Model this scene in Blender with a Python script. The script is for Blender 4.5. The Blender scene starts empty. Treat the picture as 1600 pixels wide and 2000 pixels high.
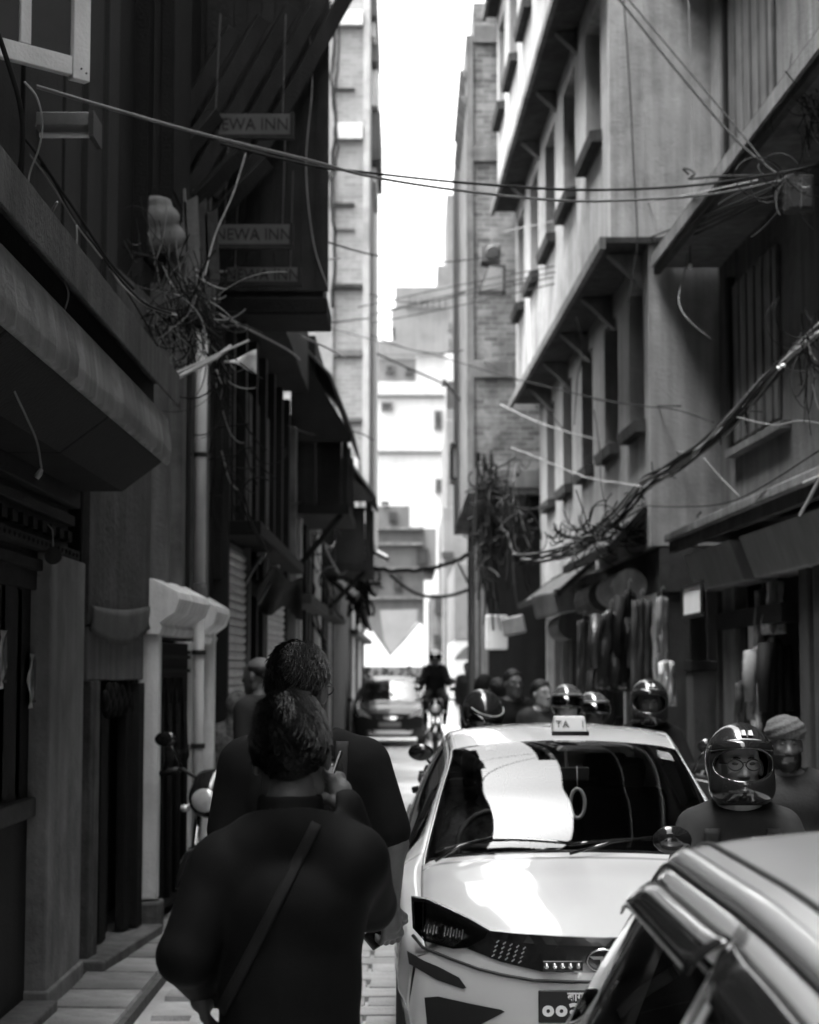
import bpy, bmesh, math, random
import numpy as np
from mathutils import Vector, Matrix
random.seed(7); np.random.seed(7)
R = math.radians
scene = bpy.context.scene
COL = scene.collection

# ---------------------------------------------------------------- camera, sky, sun, exposure
F = 3600.0; CZ = 1.78; PITCH = math.atan(310.0 / F)
cam_d = bpy.data.cameras.new('camera'); cam = bpy.data.objects.new('camera', cam_d); COL.objects.link(cam)
cam.location = (0, 0, CZ); cam.rotation_euler = (math.pi / 2 + PITCH, 0, 0)
cam_d.sensor_fit = 'VERTICAL'; cam_d.sensor_height = 36.0; cam_d.lens = 36.0 * F / 2000.0
cam_d.clip_start = 0.1; cam_d.clip_end = 1500
cam_d.dof.use_dof = True; cam_d.dof.focus_distance = 5.8; cam_d.dof.aperture_fstop = 4.2
scene.camera = cam
SUN_EL, SUN_AZ = R(71), R(250)          # high on the left, veiled by thin overcast
world = bpy.data.worlds.new('World'); scene.world = world; world.use_nodes = True
nt = world.node_tree; nt.nodes.clear()
wo = nt.nodes.new('ShaderNodeOutputWorld'); bg = nt.nodes.new('ShaderNodeBackground')
sk = nt.nodes.new('ShaderNodeTexSky'); sk.sky_type = 'NISHITA'; sk.sun_disc = False
sk.sun_elevation = SUN_EL; sk.sun_rotation = SUN_AZ; sk.air_density = 1.0; sk.dust_density = 7.0
bw = nt.nodes.new('ShaderNodeRGBToBW'); bg.inputs['Strength'].default_value = 0.15
nt.links.new(sk.outputs[0], bw.inputs[0]); nt.links.new(bw.outputs[0], bg.inputs[0]); nt.links.new(bg.outputs[0], wo.inputs[0])
sun_d = bpy.data.lights.new('sun', 'SUN'); sun = bpy.data.objects.new('sun', sun_d); COL.objects.link(sun)
sun_d.energy = .5; sun_d.angle = R(24); sun_d.color = (1, 1, 1)
# direction to the sun: azimuth measured like the sky texture (rotation from +Y, clockwise)
sdir = Vector((math.sin(SUN_AZ) * math.cos(SUN_EL), math.cos(SUN_AZ) * math.cos(SUN_EL), math.sin(SUN_EL)))
sun.rotation_euler = sdir.to_track_quat('Z', 'Y').to_euler(); sun.location = sdir * 60
scene.view_settings.view_transform = 'Standard'; scene.view_settings.look = 'None'
scene.view_settings.gamma = 1.0; scene.view_settings.use_curve_mapping = False
scene.view_settings.exposure = 3.15
scene.cycles.max_bounces = 8; scene.cycles.diffuse_bounces = 4; scene.cycles.glossy_bounces = 4
scene.cycles.transparent_max_bounces = 12; scene.cycles.sample_clamp_indirect = 12

# ---------------------------------------------------------------- helpers: rays of the photograph's lens
def ray(px, py):
    u = (px - 800.0) / F; v = (1000.0 - py) / F
    return u, math.cos(PITCH) - v * math.sin(PITCH), math.sin(PITCH) + v * math.cos(PITCH)
def at(px, py, Y):
    u, dy, dz = ray(px, py); t = Y / dy
    return Vector((u * t, Y, CZ + dz * t))
def onwall(px, py, a, b=0.0):          # point on the vertical plane x = a + b*y
    u, dy, dz = ray(px, py); t = a / (u - b * dy)
    return Vector((u * t, dy * t, CZ + dz * t))

# ---------------------------------------------------------------- helpers: objects
LOC = {}
def tag(o, label=None, cat=None, group=None, kind=None):
    if label: o['label'] = label
    if cat: o['category'] = cat
    if group: o['group'] = group
    if kind: o['kind'] = kind
    return o
def thing(name, label, cat, loc=(0, 0, 0), group=None, kind=None):
    o = bpy.data.objects.new(name, None); COL.objects.link(o); o.empty_display_size = .1
    o.location = loc; LOC[o.name] = Vector(loc)
    return tag(o, label, cat, group, kind)
def link(name, me, m, parent=None):
    if m is not None and not me.materials: me.materials.append(m)
    o = bpy.data.objects.new(name, me); COL.objects.link(o)
    if parent is not None:
        o.parent = parent; LOC[o.name] = LOC.get(parent.name, Vector((0, 0, 0)))
    else: LOC[o.name] = Vector((0, 0, 0))
    return o
def piece(name, me, parent, loc, rot=(0, 0, 0), scl=(1, 1, 1)):      # shares mesh data; loc in the thing's world
    o = bpy.data.objects.new(name, me); COL.objects.link(o)
    o.parent = parent; o.location = Vector(loc) - LOC.get(parent.name, Vector((0, 0, 0))); o.rotation_euler = rot; o.scale = scl
    return o
def copy_tree(o, parent=None):
    c = o.copy(); COL.objects.link(c)
    if parent is not None: c.parent = parent
    for ch in list(o.children): copy_tree(ch, c)
    return c

class MB:
    def __init__(s): s.v = []; s.f = []
    def add(s, verts, faces):
        n = len(s.v); s.v += [tuple(p) for p in verts]; s.f += [tuple(i + n for i in f) for f in faces]; return s
    def box(s, lo, hi):
        x0, y0, z0 = lo; x1, y1, z1 = hi
        return s.add([(x0,y0,z0),(x1,y0,z0),(x1,y1,z0),(x0,y1,z0),(x0,y0,z1),(x1,y0,z1),(x1,y1,z1),(x0,y1,z1)],
                     [(0,3,2,1),(4,5,6,7),(0,1,5,4),(1,2,6,5),(2,3,7,6),(3,0,4,7)])
    def cbox(s, c, d, rot=None):           # centre, full size, optional Euler
        h = [k / 2 for k in d]
        vs = [Vector((sx*h[0], sy*h[1], sz*h[2])) for sz in (-1,1) for sx, sy in ((-1,-1),(1,-1),(1,1),(-1,1))]
        if rot is not None:
            M = rot if isinstance(rot, Matrix) else Matrix.Rotation(rot[2],3,'Z') @ Matrix.Rotation(rot[1],3,'Y') @ Matrix.Rotation(rot[0],3,'X')
            vs = [M @ p for p in vs]
        c = Vector(c)
        return s.add([p + c for p in vs], [(0,3,2,1),(4,5,6,7),(0,1,5,4),(1,2,6,5),(2,3,7,6),(3,0,4,7)])
    def hexa(s, p):                         # 8 points: bottom 4 then top 4
        return s.add(p, [(0,3,2,1),(4,5,6,7),(0,1,5,4),(1,2,6,5),(2,3,7,6),(3,0,4,7)])
    def bar(s, a, b, w, h=None, up=(0,0,1)):
        a = Vector(a); b = Vector(b); h = h or w
        d = (b - a).normalized(); u = Vector(up)
        if abs(d.dot(u)) > .98: u = Vector((1, 0, 0))
        sx = d.cross(u).normalized() * w / 2; sz = sx.cross(d).normalized() * h / 2
        return s.hexa([a-sx-sz, a+sx-sz, b+sx-sz, b-sx-sz, a-sx+sz, a+sx+sz, b+sx+sz, b-sx+sz])
    def prism(s, poly, off):                # planar polygon (3D) pushed by vector off
        n = len(poly); off = Vector(off); p = [Vector(q) for q in poly]
        return s.add(p + [q + off for q in p], [tuple(range(n))[::-1], tuple(range(n, 2*n))] + [(i, (i+1) % n, n + (i+1) % n, n + i) for i in range(n)])
    def tube(s, pts, r, n=6, caps=True):
        pts = [Vector(p) for p in pts]; m = len(pts)
        rr = r if hasattr(r, '__len__') else [r] * m
        base = len(s.v); prev = None
        for i, p in enumerate(pts):
            d = (pts[min(i+1, m-1)] - pts[max(i-1, 0)])
            d = d.normalized() if d.length > 1e-9 else Vector((0, 0, 1))
            if prev is None:
                up = Vector((0, 0, 1)) if abs(d.z) < .9 else Vector((1, 0, 0)); u = d.cross(up).normalized()
            else:
                u = (prev - d * prev.dot(d)); u = u.normalized() if u.length > 1e-6 else d.orthogonal().normalized()
            prev = u; w = d.cross(u)
            for k in range(n):
                a = 2 * math.pi * k / n; s.v.append(tuple(p + (u * math.cos(a) + w * math.sin(a)) * rr[i]))
        for i in range(m - 1):
            for k in range(n):
                a = base + i*n + k; b = base + i*n + (k+1) % n
                s.f.append((a, b, b + n, a + n))
        if caps:
            s.f.append(tuple(base + k for k in range(n))[::-1]); s.f.append(tuple(base + (m-1)*n + k for k in range(n)))
        return s
    def lathe(s, prof, c=(0,0,0), axis='Z', n=20, arc=None):
        c = Vector(c); base = len(s.v)
        for r, h in prof:
            for k in range(n):
                a = 2 * math.pi * k / n; x, y = r * math.cos(a), r * math.sin(a)
                p = {'Z': (x, y, h), 'Y': (x, h, y), 'X': (h, x, y)}[axis]
                s.v.append(tuple(c + Vector(p)))
        for i in range(len(prof) - 1):
            for k in range(n):
                a = base + i*n + k; b = base + i*n + (k+1) % n
                s.f.append((a, b, b + n, a + n))
        return s
    def grid(s, P):                         # P[i][j] points
        n = len(P); m = len(P[0]); base = len(s.v)
        for row in P:
            for p in row: s.v.append(tuple(p))
        for i in range(n - 1):
            for j in range(m - 1):
                a = base + i*m + j; s.f.append((a, a + 1, a + m + 1, a + m))
        return s
    def ell(s, c, r, nu=14, nv=9):
        P = []
        for i in range(nv + 1):
            t = math.pi * i / nv
            P.append([(c[0] + r[0]*math.sin(t)*math.cos(2*math.pi*j/nu), c[1] + r[1]*math.sin(t)*math.sin(2*math.pi*j/nu), c[2] + r[2]*math.cos(t)) for j in range(nu + 1)])
        return s.grid(P)
    def build(s, name, m, parent=None, smooth=False, bevel=0, fix=True, solid=0, local=False):
        me = bpy.data.meshes.new(name)
        off = LOC.get(parent.name, Vector((0,0,0))) if (parent is not None and not local) else Vector((0,0,0))
        me.from_pydata([tuple(Vector(p) - off) for p in s.v], [], s.f)
        if fix:
            b = bmesh.new(); b.from_mesh(me); bmesh.ops.remove_doubles(b, verts=b.verts, dist=1e-5)
            bmesh.ops.recalc_face_normals(b, faces=b.faces); b.to_mesh(me); b.free()
        if smooth:
            for p in me.polygons: p.use_smooth = True
        o = link(name, me, m, parent)
        if bevel:
            md = o.modifiers.new('edge', 'BEVEL'); md.width = bevel; md.segments = 2; md.limit_method = 'ANGLE'; md.angle_limit = R(40)
        if solid:
            md = o.modifiers.new('thickness', 'SOLIDIFY'); md.thickness = solid; md.offset = 0
        return o

# ---------------------------------------------------------------- materials (the photograph is black and white: every surface is a grey)
MATS = {}
def mat(name, c, rough=.75, var=.25, scale=2.5, bump=.25, bscale=60, metal=0, coat=0, spec=.5, streak=0, stain=0, detail=6):
    if name in MATS: return MATS[name]
    m = bpy.data.materials.new(name); m.use_nodes = True; t = m.node_tree; N = t.nodes; L = t.links
    b = N['Principled BSDF']; b.inputs['Roughness'].default_value = rough; b.inputs['Metallic'].default_value = metal
    b.inputs['Specular IOR Level'].default_value = spec if (rough < .6 or spec != .5) else .15
    if coat: b.inputs['Coat Weight'].default_value = coat; b.inputs['Coat Roughness'].default_value = .03
    tc = N.new('ShaderNodeTexCoord')
    nz = N.new('ShaderNodeTexNoise'); nz.inputs['Scale'].default_value = scale; nz.inputs['Detail'].default_value = detail; nz.inputs['Roughness'].default_value = .62
    L.new(tc.outputs['Object'], nz.inputs['Vector'])
    val = nz.outputs['Fac']
    mr = N.new('ShaderNodeMapRange'); mr.inputs['From Min'].default_value = .3; mr.inputs['From Max'].default_value = .7
    mr.inputs['To Min'].default_value = c * (1 - var); mr.inputs['To Max'].default_value = c * (1 + var)
    L.new(val, mr.inputs['Value']); out = mr.outputs[0]
    if streak:
        mp = N.new('ShaderNodeMapping'); mp.inputs['Scale'].default_value = (9, 9, .5); L.new(tc.outputs['Object'], mp.inputs[0])
        n2 = N.new('ShaderNodeTexNoise'); n2.inputs['Scale'].default_value = 1.0; n2.inputs['Detail'].default_value = 5; L.new(mp.outputs[0], n2.inputs['Vector'])
        m2 = N.new('ShaderNodeMapRange'); m2.inputs['From Min'].default_value = .35; m2.inputs['From Max'].default_value = .7
        m2.inputs['To Min'].default_value = 1 - streak; m2.inputs['To Max'].default_value = 1 + streak * .4; L.new(n2.outputs['Fac'], m2.inputs['Value'])
        mu = N.new('ShaderNodeMath'); mu.operation = 'MULTIPLY'; L.new(out, mu.inputs[0]); L.new(m2.outputs[0], mu.inputs[1]); out = mu.outputs[0]
    if stain:
        n3 = N.new('ShaderNodeTexNoise'); n3.inputs['Scale'].default_value = .9; n3.inputs['Detail'].default_value = 8; n3.inputs['Roughness'].default_value = .7; L.new(tc.outputs['Object'], n3.inputs['Vector'])
        m3 = N.new('ShaderNodeMapRange'); m3.inputs['From Min'].default_value = .5; m3.inputs['From Max'].default_value = .62
        m3.inputs['To Min'].default_value = 1; m3.inputs['To Max'].default_value = 1 - stain; L.new(n3.outputs['Fac'], m3.inputs['Value'])
        mu = N.new('ShaderNodeMath'); mu.operation = 'MULTIPLY'; L.new(out, mu.inputs[0]); L.new(m3.outputs[0], mu.inputs[1]); out = mu.outputs[0]
    cb = N.new('ShaderNodeCombineColor')
    for k in range(3): L.new(out, cb.inputs[k])
    L.new(cb.outputs[0], b.inputs['Base Color'])
    if bump:
        n4 = N.new('ShaderNodeTexNoise'); n4.inputs['Scale'].default_value = bscale; n4.inputs['Detail'].default_value = 5; L.new(tc.outputs['Object'], n4.inputs['Vector'])
        bp = N.new('ShaderNodeBump'); bp.inputs['Strength'].default_value = bump; bp.inputs['Distance'].default_value = .02
        L.new(n4.outputs['Fac'], bp.inputs['Height']); L.new(bp.outputs[0], b.inputs['Normal'])
    MATS[name] = m; return m
def brick_mat(name, c, mortar, axis='XZ', bw_=.24, bh=.075, var=.35, bump=.6, stain=.45):
    m = bpy.data.materials.new(name); m.use_nodes = True; t = m.node_tree; N = t.nodes; L = t.links
    b = N['Principled BSDF']; b.inputs['Roughness'].default_value = .9
    tc = N.new('ShaderNodeTexCoord'); sp = N.new('ShaderNodeSeparateXYZ'); cm = N.new('ShaderNodeCombineXYZ'); L.new(tc.outputs['Object'], sp.inputs[0])
    L.new(sp.outputs['X' if axis == 'XZ' else 'Y'], cm.inputs[0]); L.new(sp.outputs['Z'], cm.inputs[1])
    br = N.new('ShaderNodeTexBrick'); br.inputs['Scale'].default_value = 1; br.inputs['Brick Width'].default_value = bw_; br.inputs['Row Height'].default_value = bh
    br.inputs['Mortar Size'].default_value = .009; br.inputs['Mortar Smooth'].default_value = .3
    g = lambda k: (k, k, k, 1)
    br.inputs['Color1'].default_value = g(c * (1 - var)); br.inputs['Color2'].default_value = g(c * (1 + var)); br.inputs['Mortar'].default_value = g(mortar)
    L.new(cm.outputs[0], br.inputs['Vector'])
    nz = N.new('ShaderNodeTexNoise'); nz.inputs['Scale'].default_value = 1.6; nz.inputs['Detail'].default_value = 9; nz.inputs['Roughness'].default_value = .72; L.new(tc.outputs['Object'], nz.inputs['Vector'])
    mr = N.new('ShaderNodeMapRange'); mr.inputs['From Min'].default_value = .35; mr.inputs['From Max'].default_value = .68
    mr.inputs['To Min'].default_value = 1 + stain * .5; mr.inputs['To Max'].default_value = 1 - stain; L.new(nz.outputs['Fac'], mr.inputs['Value'])
    mx = N.new('ShaderNodeMix'); mx.data_type = 'RGBA'; mx.blend_type = 'MULTIPLY'; mx.inputs[0].default_value = 1
    L.new(br.outputs['Color'], mx.inputs[6]); L.new(mr.outputs[0], mx.inputs[7]); L.new(mx.outputs[2], b.inputs['Base Color'])
    bp = N.new('ShaderNodeBump'); bp.inputs['Strength'].default_value = bump; bp.inputs['Distance'].default_value = .012
    iv = N.new('ShaderNodeMath'); iv.operation = 'SUBTRACT'; iv.inputs[0].default_value = 1; L.new(br.outputs['Fac'], iv.inputs[1])
    L.new(iv.outputs[0], bp.inputs['Height']); L.new(bp.outputs[0], b.inputs['Normal'])
    return m
def glass_mat(name, tint=.6, refl=1.0, rough=.0):
    m = bpy.data.materials.new(name); m.use_nodes = True; t = m.node_tree; N = t.nodes; L = t.links; N.clear()
    o = N.new('ShaderNodeOutputMaterial'); tr = N.new('ShaderNodeBsdfTransparent'); gl = N.new('ShaderNodeBsdfGlossy'); fr = N.new('ShaderNodeFresnel'); mx = N.new('ShaderNodeMixShader')
    tr.inputs[0].default_value = (tint, tint, tint, 1); gl.inputs['Roughness'].default_value = rough; gl.inputs[0].default_value = (refl, refl, refl, 1); fr.inputs[0].default_value = 1.9
    L.new(fr.outputs[0], mx.inputs[0]); L.new(tr.outputs[0], mx.inputs[1]); L.new(gl.outputs[0], mx.inputs[2]); L.new(mx.outputs[0], o.inputs[0])
    return m
def cloth_mat(name, c, rough=.9, sheen=.0):
    m = mat(name, c, rough, .2, 9, .12, 300, spec=.08)
    m.node_tree.nodes['Principled BSDF'].inputs['Sheen Weight'].default_value = sheen
    return m
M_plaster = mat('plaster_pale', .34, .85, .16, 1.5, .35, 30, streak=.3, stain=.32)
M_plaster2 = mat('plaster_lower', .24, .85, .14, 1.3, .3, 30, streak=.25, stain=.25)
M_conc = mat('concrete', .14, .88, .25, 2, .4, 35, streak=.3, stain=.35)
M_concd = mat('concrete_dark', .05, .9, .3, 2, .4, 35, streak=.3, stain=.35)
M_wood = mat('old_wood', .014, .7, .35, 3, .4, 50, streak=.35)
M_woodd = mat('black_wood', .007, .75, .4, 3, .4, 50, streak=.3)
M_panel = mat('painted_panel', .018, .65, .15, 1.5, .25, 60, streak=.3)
M_pale = mat('pale_paint', .5, .6, .12, 5, .2, 60, streak=.12)
M_white = mat('white_paint', .75, .5, .06, 4, .1, 60)
M_metal = mat('grey_metal', .25, .45, .2, 5, .1, 80, metal=.6)
M_dmetal = mat('dark_metal', .05, .5, .3, 6, .2, 80, metal=.5)
M_black = mat('black_rubber', .015, .55, .3, 10, .15, 120)
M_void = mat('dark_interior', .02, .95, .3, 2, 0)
M_pane = glass_mat('window_glass', .35)
M_dpane = mat('dark_pane', .03, .12, .3, 1, .05, 8, spec=.6)
M_wire = mat('black_cable', .014, .7, .3, 8, .1, 90)
M_gwire = mat('grey_cable', .16, .55, .2, 8, .1, 90)
M_stone = mat('paving_stone', .25, .7, .3, 6, .5, 45, stain=.3)
M_brickL = brick_mat('pale_brick', .22, .27, 'XZ', var=.14, stain=.28)
M_brickR = brick_mat('weathered_brick', .14, .19, 'XZ', bw_=.23, bh=.085, var=.4, stain=.7)
M_brickRs = brick_mat('weathered_brick_side', .20, .26, 'YZ', bw_=.23, bh=.085, var=.4, stain=.7)
M_chrome = mat('chrome', .75, .12, .05, 5, 0, metal=1)
M_tin = mat('rusty_tin', .06, .55, .5, 6, .4, 60, metal=.3, streak=.4)
# ---------------------------------------------------------------- smooth solids: bodies, clothes, helmets (signed distances meshed on a grid)
def _cone(P, a, b, ra, rb, S=None):
    a = np.array(a, float); b = np.array(b, float); p = P
    k = 1.0
    if S is not None:
        S = np.array(S, float); p = P / S; a = a / S; b = b / S; k = S.min()
    ba = b - a; L2 = max((ba * ba).sum(), 1e-9); pa = p - a
    h = np.clip((pa @ ba) / L2, 0, 1)
    return (np.linalg.norm(pa - h[..., None] * ba, axis=-1) - (ra + (rb - ra) * h)) * k
def _ell(P, c, r):
    r = np.array(r, float); q = (P - np.array(c, float)) / r
    n = np.linalg.norm(q, axis=-1); g = np.linalg.norm(q / r, axis=-1)
    return n * (n - 1) / np.maximum(g, 1e-6)
def sdf(P, prims, k=.03):
    d = None
    for pr in prims:
        e = _cone(P, *pr[1:]) if pr[0] == 'c' else _ell(P, *pr[1:])
        if d is None: d = e
        else:
            h = np.clip(.5 + .5 * (d - e) / k, 0, 1); d = d * (1 - h) + e * h - k * h * (1 - h)
    return d
_WD = [np.random.RandomState(3).randn(3) for _ in range(14)]
def fold(P, freq=18., amp=1.):
    s = 0
    for i, w in enumerate(_WD[:8]):
        w = w / np.linalg.norm(w) * freq * (.6 + .14 * i)
        s = s + np.sin(P @ w + i * 1.7 + 1.3 * np.sin(P @ (_WD[(i + 5) % 14] * freq * .35)))
    return s * amp / 4.
def nets(fn, lo, hi, res):
    lo = np.array(lo, float); hi = np.array(hi, float)
    n = np.maximum(np.ceil((hi - lo) / res).astype(int) + 1, 4)
    ax = [lo[i] + res * np.arange(n[i]) for i in range(3)]
    G = np.stack(np.meshgrid(*ax, indexing='ij'), -1)
    V = fn(G); V[[0, -1]] = np.maximum(V[[0, -1]], res); V[:, [0, -1]] = np.maximum(V[:, [0, -1]], res); V[:, :, [0, -1]] = np.maximum(V[:, :, [0, -1]], res)
    c = [(i, j, k) for i in (0, 1) for j in (0, 1) for k in (0, 1)]
    sh = tuple(n - 1)
    cv = {q: V[q[0]:q[0] + sh[0], q[1]:q[1] + sh[1], q[2]:q[2] + sh[2]] for q in c}
    acc = np.zeros(sh + (3,)); cnt = np.zeros(sh)
    for q in c:
        for d in range(3):
            if q[d]: continue
            q2 = list(q); q2[d] = 1; q2 = tuple(q2)
            A = cv[q]; B = cv[q2]; m = (A < 0) != (B < 0)
            t = np.where(m, A / np.where(m, A - B, 1), 0)
            pos = np.zeros(sh + (3,)) + np.array(q, float); pos[..., d] += t
            acc += pos * m[..., None]; cnt += m
    act = cnt > 0; idx = -np.ones(sh, int); idx[act] = np.arange(act.sum())
    cells = np.argwhere(act)
    verts = lo + res * (cells + acc[act] / cnt[act][:, None])
    faces = []
    for d in range(3):
        sl0 = [slice(1, n[i] - 1) for i in range(3)]; sl0[d] = slice(0, n[d] - 1)
        sl1 = list(sl0); sl1[d] = slice(1, n[d])
        A = V[tuple(sl0)]; B = V[tuple(sl1)]; ch = np.argwhere((A < 0) != (B < 0))
        if not len(ch): continue
        flip = (A < 0)[tuple(ch.T)]
        base = ch.copy()
        for i in range(3):
            if i != d: base[:, i] += 1
        e1, e2 = [(1, 2), (2, 0), (0, 1)][d]
        def cell(o1, o2):
            b = base.copy(); b[:, e1] += o1; b[:, e2] += o2; return idx[tuple(b.T)]
        q = np.stack([cell(-1, -1), cell(0, -1), cell(0, 0), cell(-1, 0)], 1)
        q[~flip] = q[~flip][:, ::-1]; faces.append(q)
    return verts, np.concatenate(faces)
def mesh_np(name, parts):
    vs = []; fs = []; n = 0
    for v, f in parts: vs.append(v); fs.append(f + n); n += len(v)
    me = bpy.data.meshes.new(name); me.from_pydata(np.concatenate(vs).tolist(), [], np.concatenate(fs).tolist())
    for p in me.polygons: p.use_smooth = True
    return me
def pbounds(prims, pad):
    lo = np.full(3, 1e9); hi = -lo
    for p in prims:
        if p[0] == 'c':
            S = np.array(p[5]) if len(p) > 5 and p[5] is not None else np.ones(3)
            for q, r in ((p[1], p[3]), (p[2], p[4])):
                lo = np.minimum(lo, np.array(q) - r * S); hi = np.maximum(hi, np.array(q) + r * S)
        else:
            lo = np.minimum(lo, np.array(p[1]) - np.array(p[2])); hi = np.maximum(hi, np.array(p[1]) + np.array(p[2]))
    return lo - pad, hi + pad
# ---------------------------------------------------------------- ground
def gz(Y): return .006 * max(0., Y - 12)
g = MB(); ys = [-60, 0, 12, 30, 60, 120, 400]
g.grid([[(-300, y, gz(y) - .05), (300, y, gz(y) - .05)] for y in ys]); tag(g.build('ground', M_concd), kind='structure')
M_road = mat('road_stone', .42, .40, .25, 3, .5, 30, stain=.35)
r = MB(); r.grid([[(-2.1, y, gz(y) - .03), (3.4, y, gz(y) - .03)] for y in [-30, 0, 12, 20, 30, 45, 60, 90]])
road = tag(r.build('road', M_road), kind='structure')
M_joint = mat('sandy_joint', .10, .95, .3, 12, .5, 80)
# paving slabs one by one where the photograph shows them
slab = []
for k in range(5):
    b = MB(); w, l = .45, .28
    p = [(-w/2 + .006, -l/2 + .006), (w/2 - .006, -l/2 + .006), (w/2 - .006, l/2 - .006), (-w/2 + .006, l/2 - .006)]
    p = [(x + random.uniform(-.006, .006), y + random.uniform(-.006, .006)) for x, y in p]
    top = [(x * .97, y * .96, random.uniform(-.003, .003)) for x, y in p]
    b.hexa([(x, y, -.05) for x, y in p] + top)
    me = bpy.data.meshes.new('paving_slab'); me.from_pydata(b.v, [], b.f); me.materials.append(mat('paving_stone_%d' % k, .28 + .04 * k, .42, .3, 7, .5, 45, stain=.3)); slab.append(me)
for i in range(34):
    Y = 8.2 + i * .28
    for j in range(4):
        x = -1.13 + j * .45 + (.22 if i % 2 else 0)
        if x > .55: continue
        piece('paving_slab', random.choice(slab), road, (x, Y, gz(Y) + random.uniform(-.004, .004)), (random.uniform(-.008, .008), random.uniform(-.008, .008), random.uniform(-.01, .01)))
# side strip beside the houses with a drain slot
sw = MB(); sw.grid([[(-2.3, y, gz(y) + .035), (-1.42, y, gz(y) + .03), (-1.42, y, gz(y) - .04)] for y in [-30, 0, 12, 20, 40]])
walk = tag(sw.build('pavement', M_joint), kind='structure')
flag = []
for k in range(4):
    b = MB(); w, l = .42, .55
    b.hexa([(-w/2, -l/2, -.04), (w/2, -l/2, -.04), (w/2, l/2, -.04), (-w/2, l/2, -.04)] + [(sx * (w/2 - .012), sy * (l/2 - .012), random.uniform(-.004, .004)) for sx, sy in ((-1,-1),(1,-1),(1,1),(-1,1))])
    me = bpy.data.meshes.new('flagstone'); me.from_pydata(b.v, [], b.f); me.materials.append(mat('flag_stone_%d' % k, .20 + .03 * k, .7, .3, 7, .5, 45, stain=.3)); flag.append(me)
for i in range(16):
    Y = 8.3 + i * .56
    for j in range(2): piece('flagstone', random.choice(flag), walk, (-1.66 - j * .43, Y + .2 * j, gz(Y) + .05), (random.uniform(-.01, .01), random.uniform(-.01, .01), 0))

# ---------------------------------------------------------------- LEFT 1: panelled shop house with the moulded canopy
L1 = thing('shop_house', 'dark panelled shop house with moulded canopy and pale window frame, nearest on the left', 'building', (-1.9, 9, 0))
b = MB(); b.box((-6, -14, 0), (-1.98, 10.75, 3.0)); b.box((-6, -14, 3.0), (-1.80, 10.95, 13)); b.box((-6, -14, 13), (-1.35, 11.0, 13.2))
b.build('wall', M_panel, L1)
xw = -1.78
edges = [(-60, 35), (37, 60), (62, 118), (120, 153), (156, 171), (174, 191), (193, 205), (207, 221)]
for n_, (p0, p1) in enumerate(edges):
    a = onwall(p0, 400, xw).y; c = onwall(p1, 400, xw).y
    d = (.0, .015, .0, .01, .035, .02, .045, .025)[n_]
    b = MB(); b.box((-1.80, a, 3.45), (xw + .005 + d, c, 12.9)); b.build('board', M_panel, L1, bevel=.006)
# open casement leaf swung out over the lane
h0 = Vector((-1.80, 7.66, 0)); e0 = at(170, 163, 8.0); dv = Vector((e0.x - h0.x, e0.y - h0.y, 0)); Lw = dv.length; dv.normalize(); nv = Vector((dv.y, -dv.x, 0))
def leaf(mb, s0, s1, z0, z1, n0, n1):
    P = [h0 + dv * s_ + nv * n_ for s_, n_ in ((s0, n1), (s1, n1), (s1, n0), (s0, n0))]
    mb.hexa([(p.x, p.y, z0) for p in P] + [(p.x, p.y, z1) for p in P])
zb = e0.z; k_ = Lw / (170 + 22.); fs = lambda px: (px + 22) * k_
win = MB(); leaf(win, fs(137), Lw, zb, zb + 1.5, -.02, .025); leaf(win, 0, fs(137) - .003, zb + .015, zb + .10, -.018, .02); leaf(win, fs(36), fs(56), zb + .102, zb + 1.4, -.018, .018); leaf(win, 0, fs(137) - .003, zb + 1.402, zb + 1.5, -.018, .02); leaf(win, 0, fs(-10), zb + .102, zb + 1.4, -.018, .02)
w = win.build('window', M_pale, L1, bevel=.004)
pn = MB(); leaf(pn, fs(-10) + .002, fs(36) - .002, zb + .103, zb + 1.4, -.004, .004); pn.build('pane', M_dpane, w)
pn = MB(); leaf(pn, fs(56) + .002, fs(137) - .005, zb + .103, zb + 1.4, -.004, .004); pn.build('pane', M_dpane, w)
for s_, z_ in ((fs(152), zb + .05), (fs(162), zb + .035)):
    sc_ = MB(); p = h0 + dv * s_ + nv * .027; sc_.ell((p.x, p.y, z_), (.005, .003, .005), 8, 5); sc_.build('screw', M_dmetal, w)
# canopy: soffit panels, fluted valance, ledge board
can = MB(); prof = [(-1.98, 3.24), (-1.47, 3.24), (-1.47, 3.42), (-1.98, 3.42)]
can.prism([(x, -10, z) for x, z in prof], (0, 20.5, 0)); cano = can.build('canopy', M_woodd, L1)
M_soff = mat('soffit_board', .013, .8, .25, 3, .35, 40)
ys_ = [-10, 3, 6.4, 8.6, 10.5]
for i in range(4):
    a, c = ys_[i] + .008, ys_[i + 1] - .008
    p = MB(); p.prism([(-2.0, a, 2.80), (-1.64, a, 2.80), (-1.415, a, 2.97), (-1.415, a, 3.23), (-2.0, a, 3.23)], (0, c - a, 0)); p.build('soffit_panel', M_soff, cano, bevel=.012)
M_val = mat('valance_cloth', .22, .7, .15, 3, .3, 40, streak=.35)
nY = 260; P = []
for i in range(nY + 1):
    y = -6 + 16.52 * i / nY; fl = .014 * math.sin(y * 31 + 1.5 * math.sin(y * 4.1)) + .008 * math.sin(y * 67 + 2)
    P.append([(-1.40 + .5 * fl * 0 , y, 3.235), (-1.385 + fl * .3, y, 3.20), (-1.375 + fl * .8, y, 3.12), (-1.365 + fl * 1.1, y, 3.04), (-1.372 + fl * 1.2, y, 2.965 + .3 * fl), (-1.395, y, 2.955)])
v = MB(); v.grid(P); v.build('valance', M_val, cano, smooth=True, solid=.006)
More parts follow.
